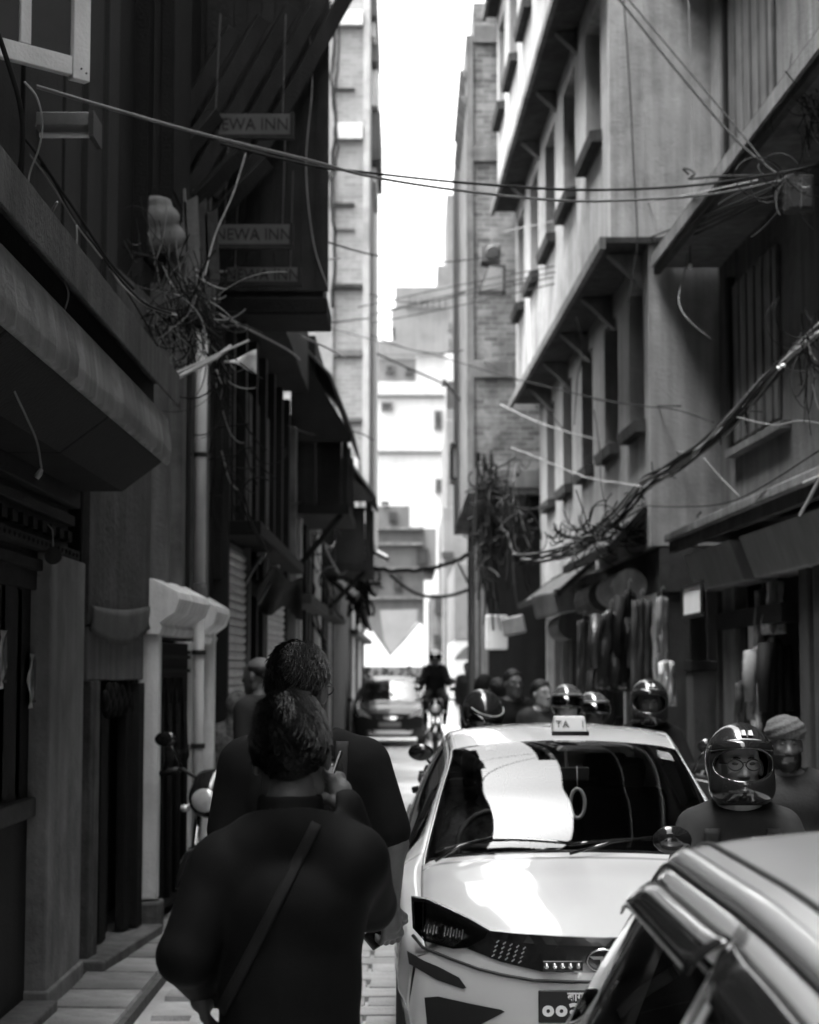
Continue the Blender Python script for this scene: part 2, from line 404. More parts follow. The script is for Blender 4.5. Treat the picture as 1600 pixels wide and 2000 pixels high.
ld = MB(); ld.box((-1.98, -12, 3.43), (-1.36, 10.55, 3.47)); ld.hexa([(-1.345, -12, 3.30), (-1.33, -12, 3.30), (-1.33, 10.56, 3.30), (-1.345, 10.56, 3.30), (-1.345, -12, 3.485), (-1.33, -12, 3.485), (-1.33, 10.56, 3.485), (-1.345, 10.56, 3.485)])
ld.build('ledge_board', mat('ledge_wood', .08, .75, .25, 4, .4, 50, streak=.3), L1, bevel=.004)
# frieze above the door
fr = MB()
for z0, z1, d in ((2.70, 2.80, .10), (2.60, 2.66, .07), (2.40, 2.46, .10), (2.30, 2.36, .06)): fr.box((-1.98, 4, z0), (-1.98 + d, 10.5, z1))
fr.box((-1.98, 4, 2.2), (-1.95, 10.5, 2.8)); fr.build('frieze', M_wood, L1, bevel=.008)
hb = bpy.data.meshes.new('frieze_block'); q = MB(); q.cbox((0, 0, 0), (.05, .12, .06)); hb.from_pydata(q.v, [], q.f); hb.materials.append(M_woodd)
for i in range(14): piece('frieze_block', hb, L1, (-1.93, 7.2 + i * .24, 2.53))
nb = bpy.data.meshes.new('stud'); q = MB(); q.lathe([(0, .012), (.01, .008), (.014, 0)], (0, 0, 0), 'X', 8); nb.from_pydata(q.v, [], q.f); nb.materials.append(M_wood)
for i in range(30): piece('stud', nb, L1, (-1.88, 7.2 + i * .11, 2.43))
# column and doors
cl = MB(); ya, yb = onwall(98, 1400, -1.87).y, onwall(163, 1400, -1.87).y
cl.box((-2.0, ya, .12), (-1.87, yb, 2.4)); cl.box((-2.0, ya - .02, .0), (-1.85, yb + .015, .14))
cl.build('column', mat('column_plaster', .22, .88, .18, 3, .4, 30, streak=.2, stain=.35), L1, bevel=.012)
dk = MB(); dk.box((-2.1, yb + .02, 0), (-1.9, 10.72, 3.2)); dk.build('dark_gap_strip', M_woodd, L1, bevel=.01)  # black strip standing in for the shaded gap beside the column
door = MB(); door.box((-2.06, 7.0, .15), (-2.02, ya - .03, 2.3)); d_ = door.build('door', M_woodd, L1)
yy = ya - .05
for i in range(12):
    wd = .115 if i % 3 else .16
    p = MB(); p.box((-2.02, yy - wd + .008, .16), (-1.995 - .012 * (i % 2), yy, 1.02)); p.build('plank', M_wood, d_, bevel=.006)
    p = MB(); p.box((-2.02, yy - wd + .008, 1.14), (-2.0 + (.0, .02, -.01)[i % 3], yy, 2.2)); p.build('plank', M_wood if i % 3 != 1 else M_woodd, d_, bevel=.006)
    yy -= wd
cb_ = MB(); cb_.box((-2.02, 6.9, 1.03), (-1.93, ya - .02, 1.13)); cb_.build('rail', mat('rail_wood', .06, .7, .3, 4, .4, 50), d_, bevel=.01)
st = MB(); st.box((-2.1, 6.5, 0), (-1.80, ya - .03, .10)); st.build('step', M_conc, L1, bevel=.01)
for n_, (px, py, h, ovl) in enumerate(((62, 1330, .28, 1), (4, 1288, .28, 0))):
    c = onwall(px, py, -1.955); pm = MB(); rows = []
    for i in range(9):
        t = i / 8; rows.append([(-1.955 + .012 * math.sin(t * 9 + j) * (abs(j - 2) / 2), c.y + (j - 2) * .034 * (1 + .12 * math.cos(t * 6.28)), c.z - h / 2 + h * t) for j in range(5)])
    pm.grid(rows); t_ = thing('poster', ['curling white paper notice with a dark oval pasted on the dark door', 'curling white paper notice half cut off at the edge of the dark door'][n_], 'notice', c)
    pm.build('sheet', M_pale, t_, smooth=True, solid=.002)
    e = MB(); e.add([(-1.938, c.y + .03 * math.cos(k * .3927), c.z + .02 + .095 * math.sin(k * .3927)) for k in range(16)], [tuple(range(16))]); e.build('print_oval', mat('print_grey', .12, .8, .1, 3, 0), t_, solid=.001)
    e = MB(); e.box((-1.942, c.y - .04, c.z - .112), (-1.9385, c.y + .04, c.z - .098)); e.build('print_line', mat('print_grey', .12), t_)
# fluorescent lamp on the wall
c = at(66, 246, 8.6); e = at(188, 258, 8.6)
t_ = thing('wall_lamp', 'unlit tube lamp in a metal tray on the panelled wall', 'lamp', c)
q = MB(); q.box((-1.78, 8.52, c.z - .02), (e.x, 8.72, c.z + .045)); q.build('tray', M_metal, t_, bevel=.005)
q = MB(); q.tube([(c.x + .03, 8.6, c.z - .045), (e.x - .03, 8.6, c.z - .045)], .013, 10); q.build('tube', M_white, t_)
q = MB(); q.box((e.x - .02, 8.5, c.z - .075), (e.x + .004, 8.74, c.z + .047)); q.build('end_cap', M_dmetal, t_)
q = MB(); q.box((c.x - .05, 8.5, c.z - .075), (c.x - .03, 8.74, c.z + .047)); q.build('end_cap', M_dmetal, t_)
# hanging disc
c = at(104, 1085, 9.4)
t_ = thing('hanging_disc', 'small round disc hanging on a wire below the canopy frieze', 'ornament', c)
q = MB(); q.lathe([(0, -.006), (.042, -.006), (.046, 0), (.042, .006), (0, .006)], c, 'Y', 20); q.build('disc', M_concd, t_)
q = MB(); q.tube([c + Vector((0, 0, .046)), c + Vector((-.005, 0, .13)), c + Vector((-.03, 0, .16))], .004); q.build('wire', M_gwire, t_)

# ---------------------------------------------------------------- LEFT 2: plaster shop with sagging valance
L2 = thing('plaster_house', 'cracked plaster house front with sagging cloth over its dark doorway', 'building', (-1.85, 11.6, 0))
PA, PB = -1.88 - .081 * 10.8, .081
X2 = lambda y, o=0: PA + PB * y + o
def wallbox(mb, y0, y1, z0, z1, o=0, th=.25, fx=X2): mb.hexa([(fx(y0) + o, y0, z0), (fx(y1) + o, y1, z0), (fx(y1) + o - th, y1, z0), (fx(y0) + o - th, y0, z0), (fx(y0) + o, y0, z1), (fx(y1) + o, y1, z1), (fx(y1) + o - th, y1, z1), (fx(y0) + o - th, y0, z1)])
q = MB(); wallbox(q, 10.80, 12.42, 2.05, 4.3); q.build('wall', mat('cracked_plaster', .085, .9, .22, 2.2, .5, 25, streak=.3, stain=.45), L2)
q = MB(); q.box((-5, 10.8, 4.31), (-1.9, 12.42, 12.9)); q.build('upper_wall', M_woodd, L2)
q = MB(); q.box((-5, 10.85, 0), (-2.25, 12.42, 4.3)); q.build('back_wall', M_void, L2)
rows = []
for i in range(25):
    t = i / 24; y = 10.82 + 1.5 * t; s = math.sin(math.pi * t)
    rows.append([(X2(y) + .02 + .012 * k / 5 * math.sin(i * 1.9 + k), y, 2.16 - .15 * k / 5 - .10 * s * (.25 + .75 * k / 5) + .05 * t) for k in range(6)])
q = MB(); q.grid(rows); q.build('valance', mat('grey_cloth', .10, .9, .2, 4, .3, 60), L2, smooth=True, solid=.01)
q = MB(); wallbox(q, 10.82, 12.3, 1.72, 2.04, -.01, .1); q.build('lintel', M_conc, L2, bevel=.01)
q = MB(); wallbox(q, 10.9, 11.12, 0, 1.72, .0, .12); q.build('post', mat('peeling_post', .11, .85, .4, 4, .5, 40, streak=.5, stain=.5), L2, bevel=.01)
for k, (a, c, o) in enumerate(((11.14, 11.42, -.1), (11.44, 11.62, -.07), (11.66, 11.95, -.14), (11.97, 12.12, -.04), (12.14, 12.3, -.0))):
    q = MB(); wallbox(q, a, c, .12, 1.70 - .12 * (k == 1), o, .06); q.build('door_board', M_woodd if k in (0, 2) else M_wood, L2, bevel=.008)
q = MB()
for i in range(16): q.ell((X2(11.4) + .0, 11.15 + i * .075, 1.60 - .05 * math.sin(i * 2.1)), (.03, .05, .07), 8, 5)
q.build('carving', M_woodd, L2, smooth=True)
q = MB(); wallbox(q, 10.8, 12.4, 0, .11, .12, .5); q.build('step', M_conc, L2, bevel=.012)

# ---------------------------------------------------------------- LEFT 3: white pilastered house
L3 = thing('pilastered_house', 'dark house front with white pilasters, moulded cornice and carved door', 'building', (-1.75, 13.5, 0))
X3 = lambda y: -1.76 + .06 * (y - 12.4)
M_wp = mat('old_white_paint', .8, .7, .12, 2.5, .3, 40, streak=.25, stain=.2)
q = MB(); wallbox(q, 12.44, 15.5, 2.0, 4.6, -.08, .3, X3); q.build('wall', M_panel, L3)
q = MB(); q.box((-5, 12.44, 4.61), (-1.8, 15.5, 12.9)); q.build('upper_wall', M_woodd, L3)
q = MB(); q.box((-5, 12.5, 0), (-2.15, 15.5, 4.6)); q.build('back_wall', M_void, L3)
def pil(y, w, z0, z1, o, m=M_wp, th=.14):
    q = MB(); q.box((X3(y) + o - th, y, z0), (X3(y) + o, y + w, z1)); return q.build('pilaster', m, L3, bevel=.008)
pil(12.45, .14, .26, 2.02, .07); pil(13.95, .14, .1, 2.0, .03); pil(14.75, .13, .1, 2.1, .06); pil(14.3, .1, .1, 2.05, -.01, M_conc)
pil(12.75, .16, 2.3, 4.5, .06, M_conc); pil(13.3, .2, 2.3, 5.2, .06, M_conc); pil(14.4, .16, 2.2, 5.6, .05, M_conc); pil(13.85, .1, 2.3, 5.4, .0, M_panel)
q = MB(); q.box((X3(12.45) - .1, 12.42, 0), (X3(12.45) + .10, 12.64, .25)); q.build('plinth', M_conc, L3, bevel=.02)
prof = [(.0, 2.02), (.10, 2.02), (.12, 2.07), (.10, 2.10), (.20, 2.17), (.235, 2.26), (.22, 2.31), (.05, 2.40), (0, 2.40)]
q = MB(); q.prism([(X3(12.40) - .02 + x, 12.40, z) for x, z in prof], (.07, 1.25, 0)); q.build('cornice', M_wp, L3, bevel=.006)
q = MB(); q.prism([(X3(14.3) - .05 + x * .9, 14.3, z - .03) for x, z in prof], (.03, .7, 0)); q.build('cornice', M_wp, L3, bevel=.006)
dr = MB(); wallbox(dr, 12.64, 13.92, .12, 1.98, .0, .05, X3); dr = dr.build('carved_door', M_woodd, L3)
for i in range(4):
    q = MB(); y = 12.78 + i * .31
    q.tube([(X3(y) + .02, y, .2), (X3(y) + .02, y, 1.25), (X3(y) + .02, y, 1.55)], [.022, .026, .012], 8); q.lathe([(.0, 1.25), (.035, 1.2), (.038, 1.16), (.02, 1.1)], (X3(y) + .02, y, 0), 'Z', 8); q.build('baluster', M_wood, dr, smooth=True)
q = MB()
for i in range(3):
    y = 12.93 + i * .31; q.tube([(X3(y) + .02, y - .14, 1.4), (X3(y) + .02, y - .08, 1.62), (X3(y) + .02, y, 1.72), (X3(y) + .02, y + .08, 1.62), (X3(y) + .02, y + .14, 1.4)], .012, 6)
for z in (1.78, 1.88): q.bar((X3(12.7) + .02, 12.7, z), (X3(13.85) + .02, 13.85, z), .025)
q.build('tracery', M_wood, dr)
# drainpipe
px_ = at(392, 900, 13.95).x
t_ = thing('drainpipe', 'white drainpipe running down the pilastered house', 'pipe', (px_, 13.95, 0))
q = MB(); q.tube([(px_, 13.95, .15), (px_, 13.95, 2.25)], .04, 14); q.tube([(px_, 13.95, 2.38), (px_, 13.95, 4.7)], .045, 14); q.build('pipe', mat('grey_pvc', .62, .5, .12, 3, .1, 40, streak=.25), t_, smooth=True)
q = MB(); q.lathe([(.042, 2.2), (.06, 2.22), (.062, 2.4), (.047, 2.44)], (px_, 13.95, 0), 'Z', 14); q.build('socket', M_conc, t_, smooth=True)
for z in (1.2, 1.9, 3.4):
    q = MB(); q.lathe([(.044, z), (.054, z), (.054, z + .035), (.044, z + .035)], (px_, 13.95, 0), 'Z', 14); q.box((px_ - .16, 13.93, z + .005), (px_ - .06, 13.97, z + .03)); q.build('bracket', M_dmetal, t_)
# hanging pale window box of the upper storey and its black frame
t_ = thing('window_box', 'dark hanging window box with a grey shutter on the upper storey', 'window', at(290, 250, 12.8))
a = at(232, 392, 12.7); c = at(345, 0, 12.7)
q = MB(); q.box((-2.0, 12.6, a.z - .02), (c.x, 13.6, a.z + .06)); q.box((c.x - .09, 12.6, a.z + .06), (c.x, 13.6, c.z + 1.2)); q.box((-2.0, 12.62, a.z + .06), (a.x + .03, 13.6, c.z + 1.2)); q.build('frame', M_woodd, t_, bevel=.008)
q = MB(); q.box((at(262, 0, 12.7).x, 12.66, a.z + .07), (c.x - .095, 12.70, c.z + 1.0)); q.build('shutter', M_panel, t_)
q = MB(); q.box((a.x + .03, 12.72, a.z + .07), (at(262, 0, 12.7).x - .01, 12.76, c.z + 1.0)); q.build('pane', M_void, t_)

# ---------------------------------------------------------------- LEFT 4: jettied timber inn with struts
L4 = thing('timber_inn', 'black timber inn with jettied upper storeys and slanting struts', 'building', (-1.6, 17, 0))
X4 = lambda y: -1.57 + .018 * (y - 15.5)
a = at(600, 640, 15.6)
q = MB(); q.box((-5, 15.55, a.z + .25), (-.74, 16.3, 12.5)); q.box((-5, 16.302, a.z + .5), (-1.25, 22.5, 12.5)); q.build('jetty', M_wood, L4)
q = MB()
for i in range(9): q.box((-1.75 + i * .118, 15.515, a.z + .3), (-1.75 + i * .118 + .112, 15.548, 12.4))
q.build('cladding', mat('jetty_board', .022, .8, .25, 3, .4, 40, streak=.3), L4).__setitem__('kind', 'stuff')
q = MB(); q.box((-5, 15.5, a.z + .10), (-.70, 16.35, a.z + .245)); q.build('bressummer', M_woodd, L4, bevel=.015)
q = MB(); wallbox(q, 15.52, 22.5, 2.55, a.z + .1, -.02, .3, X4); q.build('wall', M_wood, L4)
q = MB(); q.box((-5, 15.6, 0), (-1.95, 23, 5)); q.build('back_wall', M_void, L4)
for k in range(5):
    y = 15.3 + k * .05
    p0 = at(225 + 62 * k, 470 - 28 * k, 14.6 + .12 * k); p1 = at(455 + 58 * k, 60 - 22 * k, 15.0 + .1 * k)
    q = MB(); q.bar(p0, p1, .10, .13); q.build('strut', M_wood, L4, bevel=.01)
for (x0, y0, x1, y1, Y) in ((350, 310, 420, 225, 13.6), (375, 400, 470, 300, 14.2), (405, 440, 520, 320, 14.6)):
    q = MB(); q.bar(at(x0, y0, Y), at(x1, y1, Y + .3), .11, .12); q.build('strut', M_woodd, L4, bevel=.01)
# eaves high above
q = MB(); q.hexa([(-4, 11.05, 13.6), (-.95, 11.05, 12.9), (-.95, 23, 12.9), (-4, 23, 13.6), (-4, 11.05, 13.7), (-.95, 11.05, 13.0), (-.95, 23, 13.0), (-4, 23, 13.7)]); q.build('eave', M_woodd, L4)
for i in range(10):
    y = 11.1 + i * .42; q = MB(); q.bar((-1.9, y, 11.8), (-1.0, y, 12.86), .07, .09); q.build('rafter', M_wood, L4)
# ground floor shutters
def shutter(fx, y0, y1, z0, z1, o, parent, m, pitch=.075):
    s = MB(); wallbox(s, y0, y1, z0, z1, o - .03, .05, fx); so = s.build('roller_shutter', M_dmetal, parent)
    sm = bpy.data.meshes.new('slat'); s = MB(); L = math.hypot(y1 - y0, fx(y1) - fx(y0)); ang = math.atan2(fx(y1) - fx(y0), y1 - y0)
    s.prism([(0, 0, -pitch * .46), (.016, 0, -pitch * .3), (.022, 0, 0), (.016, 0, pitch * .3), (0, 0, pitch * .46)], (0, L, 0)); sm.from_pydata(s.v, [], s.f); sm.materials.append(m)
    n = int((z1 - z0) / pitch)
    for i in range(n): piece('slat', sm, so, (fx(y0) + o - .025, y0, z0 + pitch * (i + .5)), (0, 0, -ang))
    return so
M_slat = mat('shutter_steel', .42, .5, .2, 4, .1, 60, metal=.3, streak=.3)
shutter(X4, 15.75, 17.2, .15, 2.9, .02, L4, M_slat); shutter(X4, 19.2, 21.4, .15, 2.7, .02, L4, M_slat)
for y, w_, m in ((15.55, .12, M_panel), (17.25, .18, M_conc), (17.9, .25, M_woodd), (18.6, .2, M_panel), (19.0, .14, M_conc), (21.5, .3, M_concd)):
    q = MB(); q.box((X4(y) - .2, y, 0), (X4(y) + .04, y + w_, 4.4)); q.build('door_post', m, L4, bevel=.01)
for i in range(7):
    y = 15.7 + i * .95; q = MB(); q.box((X4(y) - .1, y, 3.0), (X4(y) + .06, y + .16, 4.95)); q.build('window_post', M_panel if i % 2 else M_wood, L4, bevel=.008)
    q = MB(); q.box((X4(y) - .02, y + .2, 3.2), (X4(y) + .015, y + .9, 4.7)); q.build('window_pane', M_dpane, L4)
q = MB(); q.box((X4(16) - .1, 15.6, 2.93), (X4(16) + .3, 22, 3.05)); q.build('ledge', M_woodd, L4, bevel=.01)
# hanging boards that read NEWA INN
M_sign = mat('sign_board', .07, .6, .2, 3, .1, 40); M_let = mat('sign_letter', .015, .6, .1, 3, 0)
def text(body, parent, loc, size, m, rot=(math.pi / 2, 0, 0), extrude=.002, align='CENTER', name='lettering', sx=1.0, font=None, bold=0):
    cu = bpy.data.curves.new(name, 'FONT'); cu.body = body; cu.size = size; cu.extrude = extrude; cu.offset = bold; cu.align_x = align; cu.align_y = 'CENTER'; cu.materials.append(m)
    if font: cu.font = font
    tmp = bpy.data.objects.new(name, cu); COL.objects.link(tmp); dg = bpy.context.evaluated_depsgraph_get()
    me = bpy.data.meshes.new_from_object(tmp.evaluated_get(dg)); bpy.data.objects.remove(tmp); me.name = name
    if not me.materials: me.materials.append(m)
    o = bpy.data.objects.new(name, me); COL.objects.link(o); o.parent = parent; o.location = Vector(loc) - LOC.get(parent.name, Vector((0,0,0))); o.rotation_euler = rot; o.scale = (sx, 1, 1); return o
for n_, (x0, y0, x1, y1, Y, txt, lab) in enumerate(((400, 222, 572, 268, 13.9, 'NEWA INN', 'topmost of the three dark NEWA INN boards hung from the timber inn'), (418, 438, 571, 482, 14.5, 'NEWA INN', 'middle one of the three dark NEWA INN boards hung from the timber inn'), (440, 522, 586, 555, 15.1, 'NEWA INN', 'lowest and smallest of the three dark NEWA INN boards hung from the timber inn'))):
    p0 = at(x0, y1, Y); p1 = at(x1, y0, Y); t_ = thing('hanging_sign', lab, 'sign', (p0 + p1) / 2, 'boards of the timber inn')
    q = MB(); q.box((p0.x, Y, p0.z), (p1.x, Y + .03, p1.z)); q.build('board', M_sign, t_)
    q = MB(); q.box((p0.x - .01, Y - .012, p0.z - .012), (p1.x + .01, Y + .042, p0.z + .02)); q.box((p1.x - .02, Y - .012, p0.z + .022), (p1.x + .01, Y + .042, p1.z + .01)); q.box((p0.x - .01, Y - .012, p0.z + .022), (p0.x + .02, Y + .042, p1.z + .01)); q.build('frame', M_panel, t_)
    text(txt, t_, ((p0.x + p1.x) / 2, Y - .003, (p0.z + p1.z) / 2 + .005), .135, M_let, sx=.9)
    for x in (p0.x + .08, p1.x - .08):
        q = MB(); q.tube([(x, Y + .015, p1.z), (x, Y + .3, p1.z + .9)], .006); q.build('hanger', M_dmetal, t_)

# ---------------------------------------------------------------- LEFT 5: pale brick tower, LEFT 6 and the roofed balconies
Y5 = 33.0
L5 = thing('brick_tower', 'tall pale brick house whose side wall faces down the lane', 'building', (-1.2, Y5, 0))
xr = at(722, 600, Y5).x; xl = at(600, 600, Y5).x
q = MB(); q.box((-5, Y5, 4.4), (xr - .12, Y5 + 9, 17)); q.build('wall', M_brickL, L5)
q = MB(); q.box((-5, Y5 + .1, 0), (at(650, 1200, Y5).x, Y5 + 9, 4.39)); q.build('ground_floor', M_wood, L5)
q = MB(); q.box((xr - .12, Y5 - .05, 4.4), (xr, Y5 + 9, 17)); q.build('corner_pier', mat('pale_brick_pier', .34, .9, .15, 3, .4, 25, stain=.3), L5, bevel=.01)
q = MB(); q.box((xl, Y5 - .07, 3.5), (at(652, 400, Y5).x, Y5 - .002, 17)); q.build('corner_pier', mat('grey_pier', .22, .9, .15, 3, .4, 25), L5, bevel=.01)
for py, d, h, m in ((38, .12, .28, M_pale), (175, .05, .05, M_concd), (258, .10, .3, M_pale), (400, .05, .06, M_concd), (448, .04, .05, M_conc), (560, .08, .08, M_concd), (690, .06, .12, M_conc), (820, .06, .08, M_conc)):
    z = at(690, py, Y5).z; q = MB(); q.box((at(652, py, Y5).x, Y5 - d, z - h / 2), (xr - .13 - (.15 if h < .07 else 0), Y5 - .003, z + h / 2)); q.build('ledge', m, L5, bevel=.006)
for k, (y0, y1, w_) in enumerate(((10, 45, .12), (50, 78, .08), (85, 120, .12), (130, 200, .13), (205, 300, .17), (310, 340, .09))):
    z1, z0 = at(735, y0, Y5 + 1).z, at(735, y1, Y5 + 1).z
    q = MB(); q.box((xr + .002, Y5 + .6 + .2 * k, z0), (xr + w_, Y5 + 4, z1)); q.build('balcony_end', M_pale if k % 2 else M_conc, L5, bevel=.006)
for (z0, z1) in ((4.2, 5.6),):
    q = MB(); q.box((at(658, 900, Y5).x, Y5 - .03, z0), (at(700, 900, Y5).x, Y5 - .005, z1)); q.build('pane', M_pane if 0 else M_pale, L5)
# far left row of houses with shop fronts
for n_, (Y0, Y1, px, h, m) in enumerate(((22.6, 27.5, 560, 5.0, M_wood), (27.6, 32.9, 612, 5.6, M_panel), (42.1, 50, 674, 6.2, M_conc), (50.1, 58, 694, 5.2, M_panel))):
    x = at(px, 1200, Y0).x; t_ = thing('shop_house', ['dark narrow shop house beside the timber inn', 'dark grey shop house below the pale brick tower', 'grey shop house beyond the pale brick tower', 'low panelled shop house before the square'][n_], 'building', (x, Y0, 0), 'old shop houses of the left row')
    q = MB(); q.box((-6, Y0, 0), (x, Y1, h)); q.build('wall', m, t_)
    n = 4
    for i in range(n):
        y = Y0 + .15 + (Y1 - Y0 - .3) * i / n; q = MB(); q.box((x, y, 0), (x + .10, y + .22, h - .2)); q.build('pillar', (M_conc, M_pale, M_panel)[(i + n_) % 3], t_, bevel=.01)
        q = MB(); q.box((x + .002, y + .3, .1), (x + .02, y + (Y1 - Y0 - .3) / n - .1, 2.3)); q.build('door', M_woodd if i % 2 else M_void, t_)
        q = MB(); q.box((x + .002, y + .35, 3.1), (x + .03, y + (Y1 - Y0 - .3) / n - .15, 4.4)); q.build('window', M_dpane, t_)
    q = MB(); q.box((x, Y0, 2.6), (x + .3, Y1, 2.72)); q.build('ledge', M_concd, t_)
def tin_roof(lab, pts_top, pts_eave, th, m, parent=None, struts=(), name='tin_awning'):
    # sheet between the wall line and the eave line (world points), with corrugation ribs
    a0, a1 = [Vector(p) for p in pts_top]; e0, e1 = [Vector(p) for p in pts_eave]
    t_ = thing(name, lab, 'awning', (a0 + a1 + e0 + e1) / 4, 'tin awnings over the lane')
    n = 26; rows = []
    for i in range(n + 1):
        t = i / n; a = a0.lerp(a1, t); e = e0.lerp(e1, t); dz = .018 * (1 if i % 2 else -1)
        rows.append([a.lerp(e, s) + Vector((0, 0, dz)) for s in (0, .5, 1)])
    q = MB(); q.grid(rows); q.build('sheet', m, t_, solid=th)
    q = MB(); q.bar(e0, e1, .06, .08); q.bar(a0, a1, .05); q.bar(a0, e0, .05, .06); q.bar(a1, e1, .05, .06); q.build('frame', M_woodd, t_)
    for s0, s1 in struts:
        q = MB(); q.bar(s0, s1, .045); q.build('strut', M_woodd, t_)
    return t_
# balcony houses on the left
def balcony(lab, px0, px1, pytop, pyeave, pyfloor, Y0, Y1, wallx):
    xe = at(px1, pyeave, Y0).x; zt = at(px1, pytop, Y0).z; ze = at(px1, pyeave, Y0).z; zf = at(px1, pyfloor, Y0).z
    t_ = thing('roofed_balcony', lab, 'balcony', (wallx, Y0, zf), 'roofed balconies on the left')
    q = MB(); q.box((wallx, Y0, zf - .12), (xe - .05, Y1, zf)); q.build('floor', M_woodd, t_)
    q = MB(); q.box((wallx, Y0 + .02, zf), (wallx + .3, Y1, zt)); q.build('back_wall', M_wood, t_)
    n = 22; rows = []
    for i in range(n + 1):
        y = Y0 - .15 + (Y1 - Y0 + .3) * i / n; dz = .02 * (i % 2)
        rows.append([(wallx, y, zt + dz), ((wallx + xe) / 2 + .1, y, (zt * .55 + ze * .45) + dz + .05), (xe, y, ze + dz)])
    q = MB(); q.grid(rows); q.build('roof', M_tin, t_, solid=.03)
    q = MB(); q.prism([(wallx, Y0 - .12, zt - .02), (xe - .03, Y0 - .12, ze - .01), (xe - .03, Y0 - .12, ze - .1), (wallx, Y0 - .12, ze - .1)], (0, .05, 0)); q.build('gable', M_woodd, t_)
    for y in (Y0, (Y0 + Y1) / 2, Y1 - .08):
        q = MB(); q.box((xe - .14, y, zf), (xe - .07, y + .07, ze)); q.build('post', M_woodd, t_)
    q = MB(); q.box((wallx + .3, Y0, zf + .8), (xe - .145, Y0 + .05, zf + .86)); q.build('rail', M_woodd, t_)
    k = 9
    for i in range(k):
        x = wallx + .32 + (xe - .16 - wallx - .32) * i / k; q = MB(); q.box((x, Y0 + .005, zf), (x + .05, Y0 + .045, zf + .8)); q.build('baluster', M_wood, t_)
    for i in range(14):
        y = Y0 + .1 + (Y1 - Y0 - .2) * i / 14; q = MB(); q.box((xe - .10, y, zf), (xe - .075, y + .05, zf + .8)); q.build('baluster', M_wood, t_)
    q = MB(); q.bar((wallx, Y0 + .1, zf - .9), (xe - .15, Y0 + .1, zf - .12), .07); q.build('strut', M_woodd, t_)
    return t_
balcony('black roofed timber balcony high above the lane, upper one on the left', 545, 690, 655, 850, 985, 23.2, 25.8, -1.5)
balcony('black roofed timber balcony with sagging tin eave, lower one on the left', 588, 732, 868, 968, 1100, 28.2, 31, -1.45)
tin_roof('small white edged tin awning jutting out before the square', (at(690, 1058, 40), at(690, 1050, 43)), (at(757, 1092, 40), at(757, 1088, 43)), .05, M_pale)
tin_roof('dark tin awning low on the left near the square', (at(630, 1120, 30), at(648, 1120, 33.5)), (at(692, 1172, 30), at(700, 1160, 33.5)), .03, M_tin)
tin_roof('dark pointed tin awning beside the barred window', (at(655, 985, 34), at(668, 985, 36)), (at(706, 1032, 34), at(708, 1030, 36)), .03, M_tin)
# barred window near the far left
t_ = thing('barred_window', 'pale two paned window with dark bars under the lower balcony', 'window', at(668, 1040, 31.5))
p0, p1 = at(648, 1098, 31.5), at(690, 985, 31.5)
q = MB(); q.box((p0.x, 31.5, p0.z), (p1.x, 31.53, p1.z)); q.build('pane', M_pale, t_)
q = MB()
for z in (p0.z, (p0.z + p1.z) / 2, p1.z): q.box((p0.x - .03, 31.46, z - .035), (p1.x + .03, 31.495, z + .035))
for x in (p0.x, p1.x): q.box((x - .035, 31.455, p0.z + .04), (x + .035, 31.49, p1.z - .04))
q.build('frame', M_woodd, t_)
# cloth awning like a half folded umbrella
t_ = thing('cloth_awning', 'black half folded cloth awning sagging over the left shop fronts', 'awning', at(535, 1150, 17.5))
rows = []
for i in range(17):
    t = i / 16; row = []
    for j in range(13):
        s = j / 12; p = at(472 + 118 * s, 1112 + 60 * abs(s - .55) + 78 * t * (1 - .3 * s), 17.2 + 1.4 * t + .3 * math.sin(s * 9)); p.z += .05 * math.sin(s * 14 + t * 4) - .05 * t
        row.append(p)
    rows.append(row)
q = MB(); q.grid(rows); q.build('canvas', mat('black_canvas', .03, .85, .3, 5, .3, 50), t_, smooth=True, solid=.01)
q = MB(); q.bar(at(478, 1140, 17.1), at(508, 1088, 17.5), .03); q.bar(at(505, 1180, 17.2), at(545, 1105, 17.6), .02); q.build('rod', M_gwire, t_)
t_ = tag(MB().prism([at(498, 1085, 18), at(524, 1030, 18), at(530, 1062, 18), at(508, 1102, 18)], (0, .03, 0)).build('tilted_panel', M_white), 'small tilted white panel above the black cloth awning', 'panel')
t_ = tag(MB().prism([at(532, 657, 21), at(575, 655, 21), at(575, 683, 21), at(538, 676, 21)], (0, .03, 0)).build('skylight_panel', M_pale), 'pale gridded panel under the dark jetty', 'panel')
# flag on a bamboo pole
t_ = thing('flag', 'white pennant tied to a slanting bamboo pole', 'flag', at(440, 710, 12))
q = MB(); q.tube([at(338, 742, 11.2), at(420, 700, 11.8), at(450, 677, 12.1)], .016, 8); q.tube([at(345, 728, 11.3), at(486, 665, 12.3)], .009, 8); q.build('pole', mat('bamboo', .25, .6, .2, 4, .1, 40), t_)
rows = []
for i in range(10):
    t = i / 9; rows.append([at(438 + 63 * t, 704 - 18 * t + (2 + 40 * t) * s + 4 * math.sin(t * 5 + s * 3), 12.1 + .05 * math.sin(t * 7 + 2 * s)) for s in (0, .33, .66, 1)])
q = MB(); q.grid(rows); q.build('cloth', mat('white_cloth', .62, .9, .1, 5, .2, 60), t_, smooth=True, solid=.003)

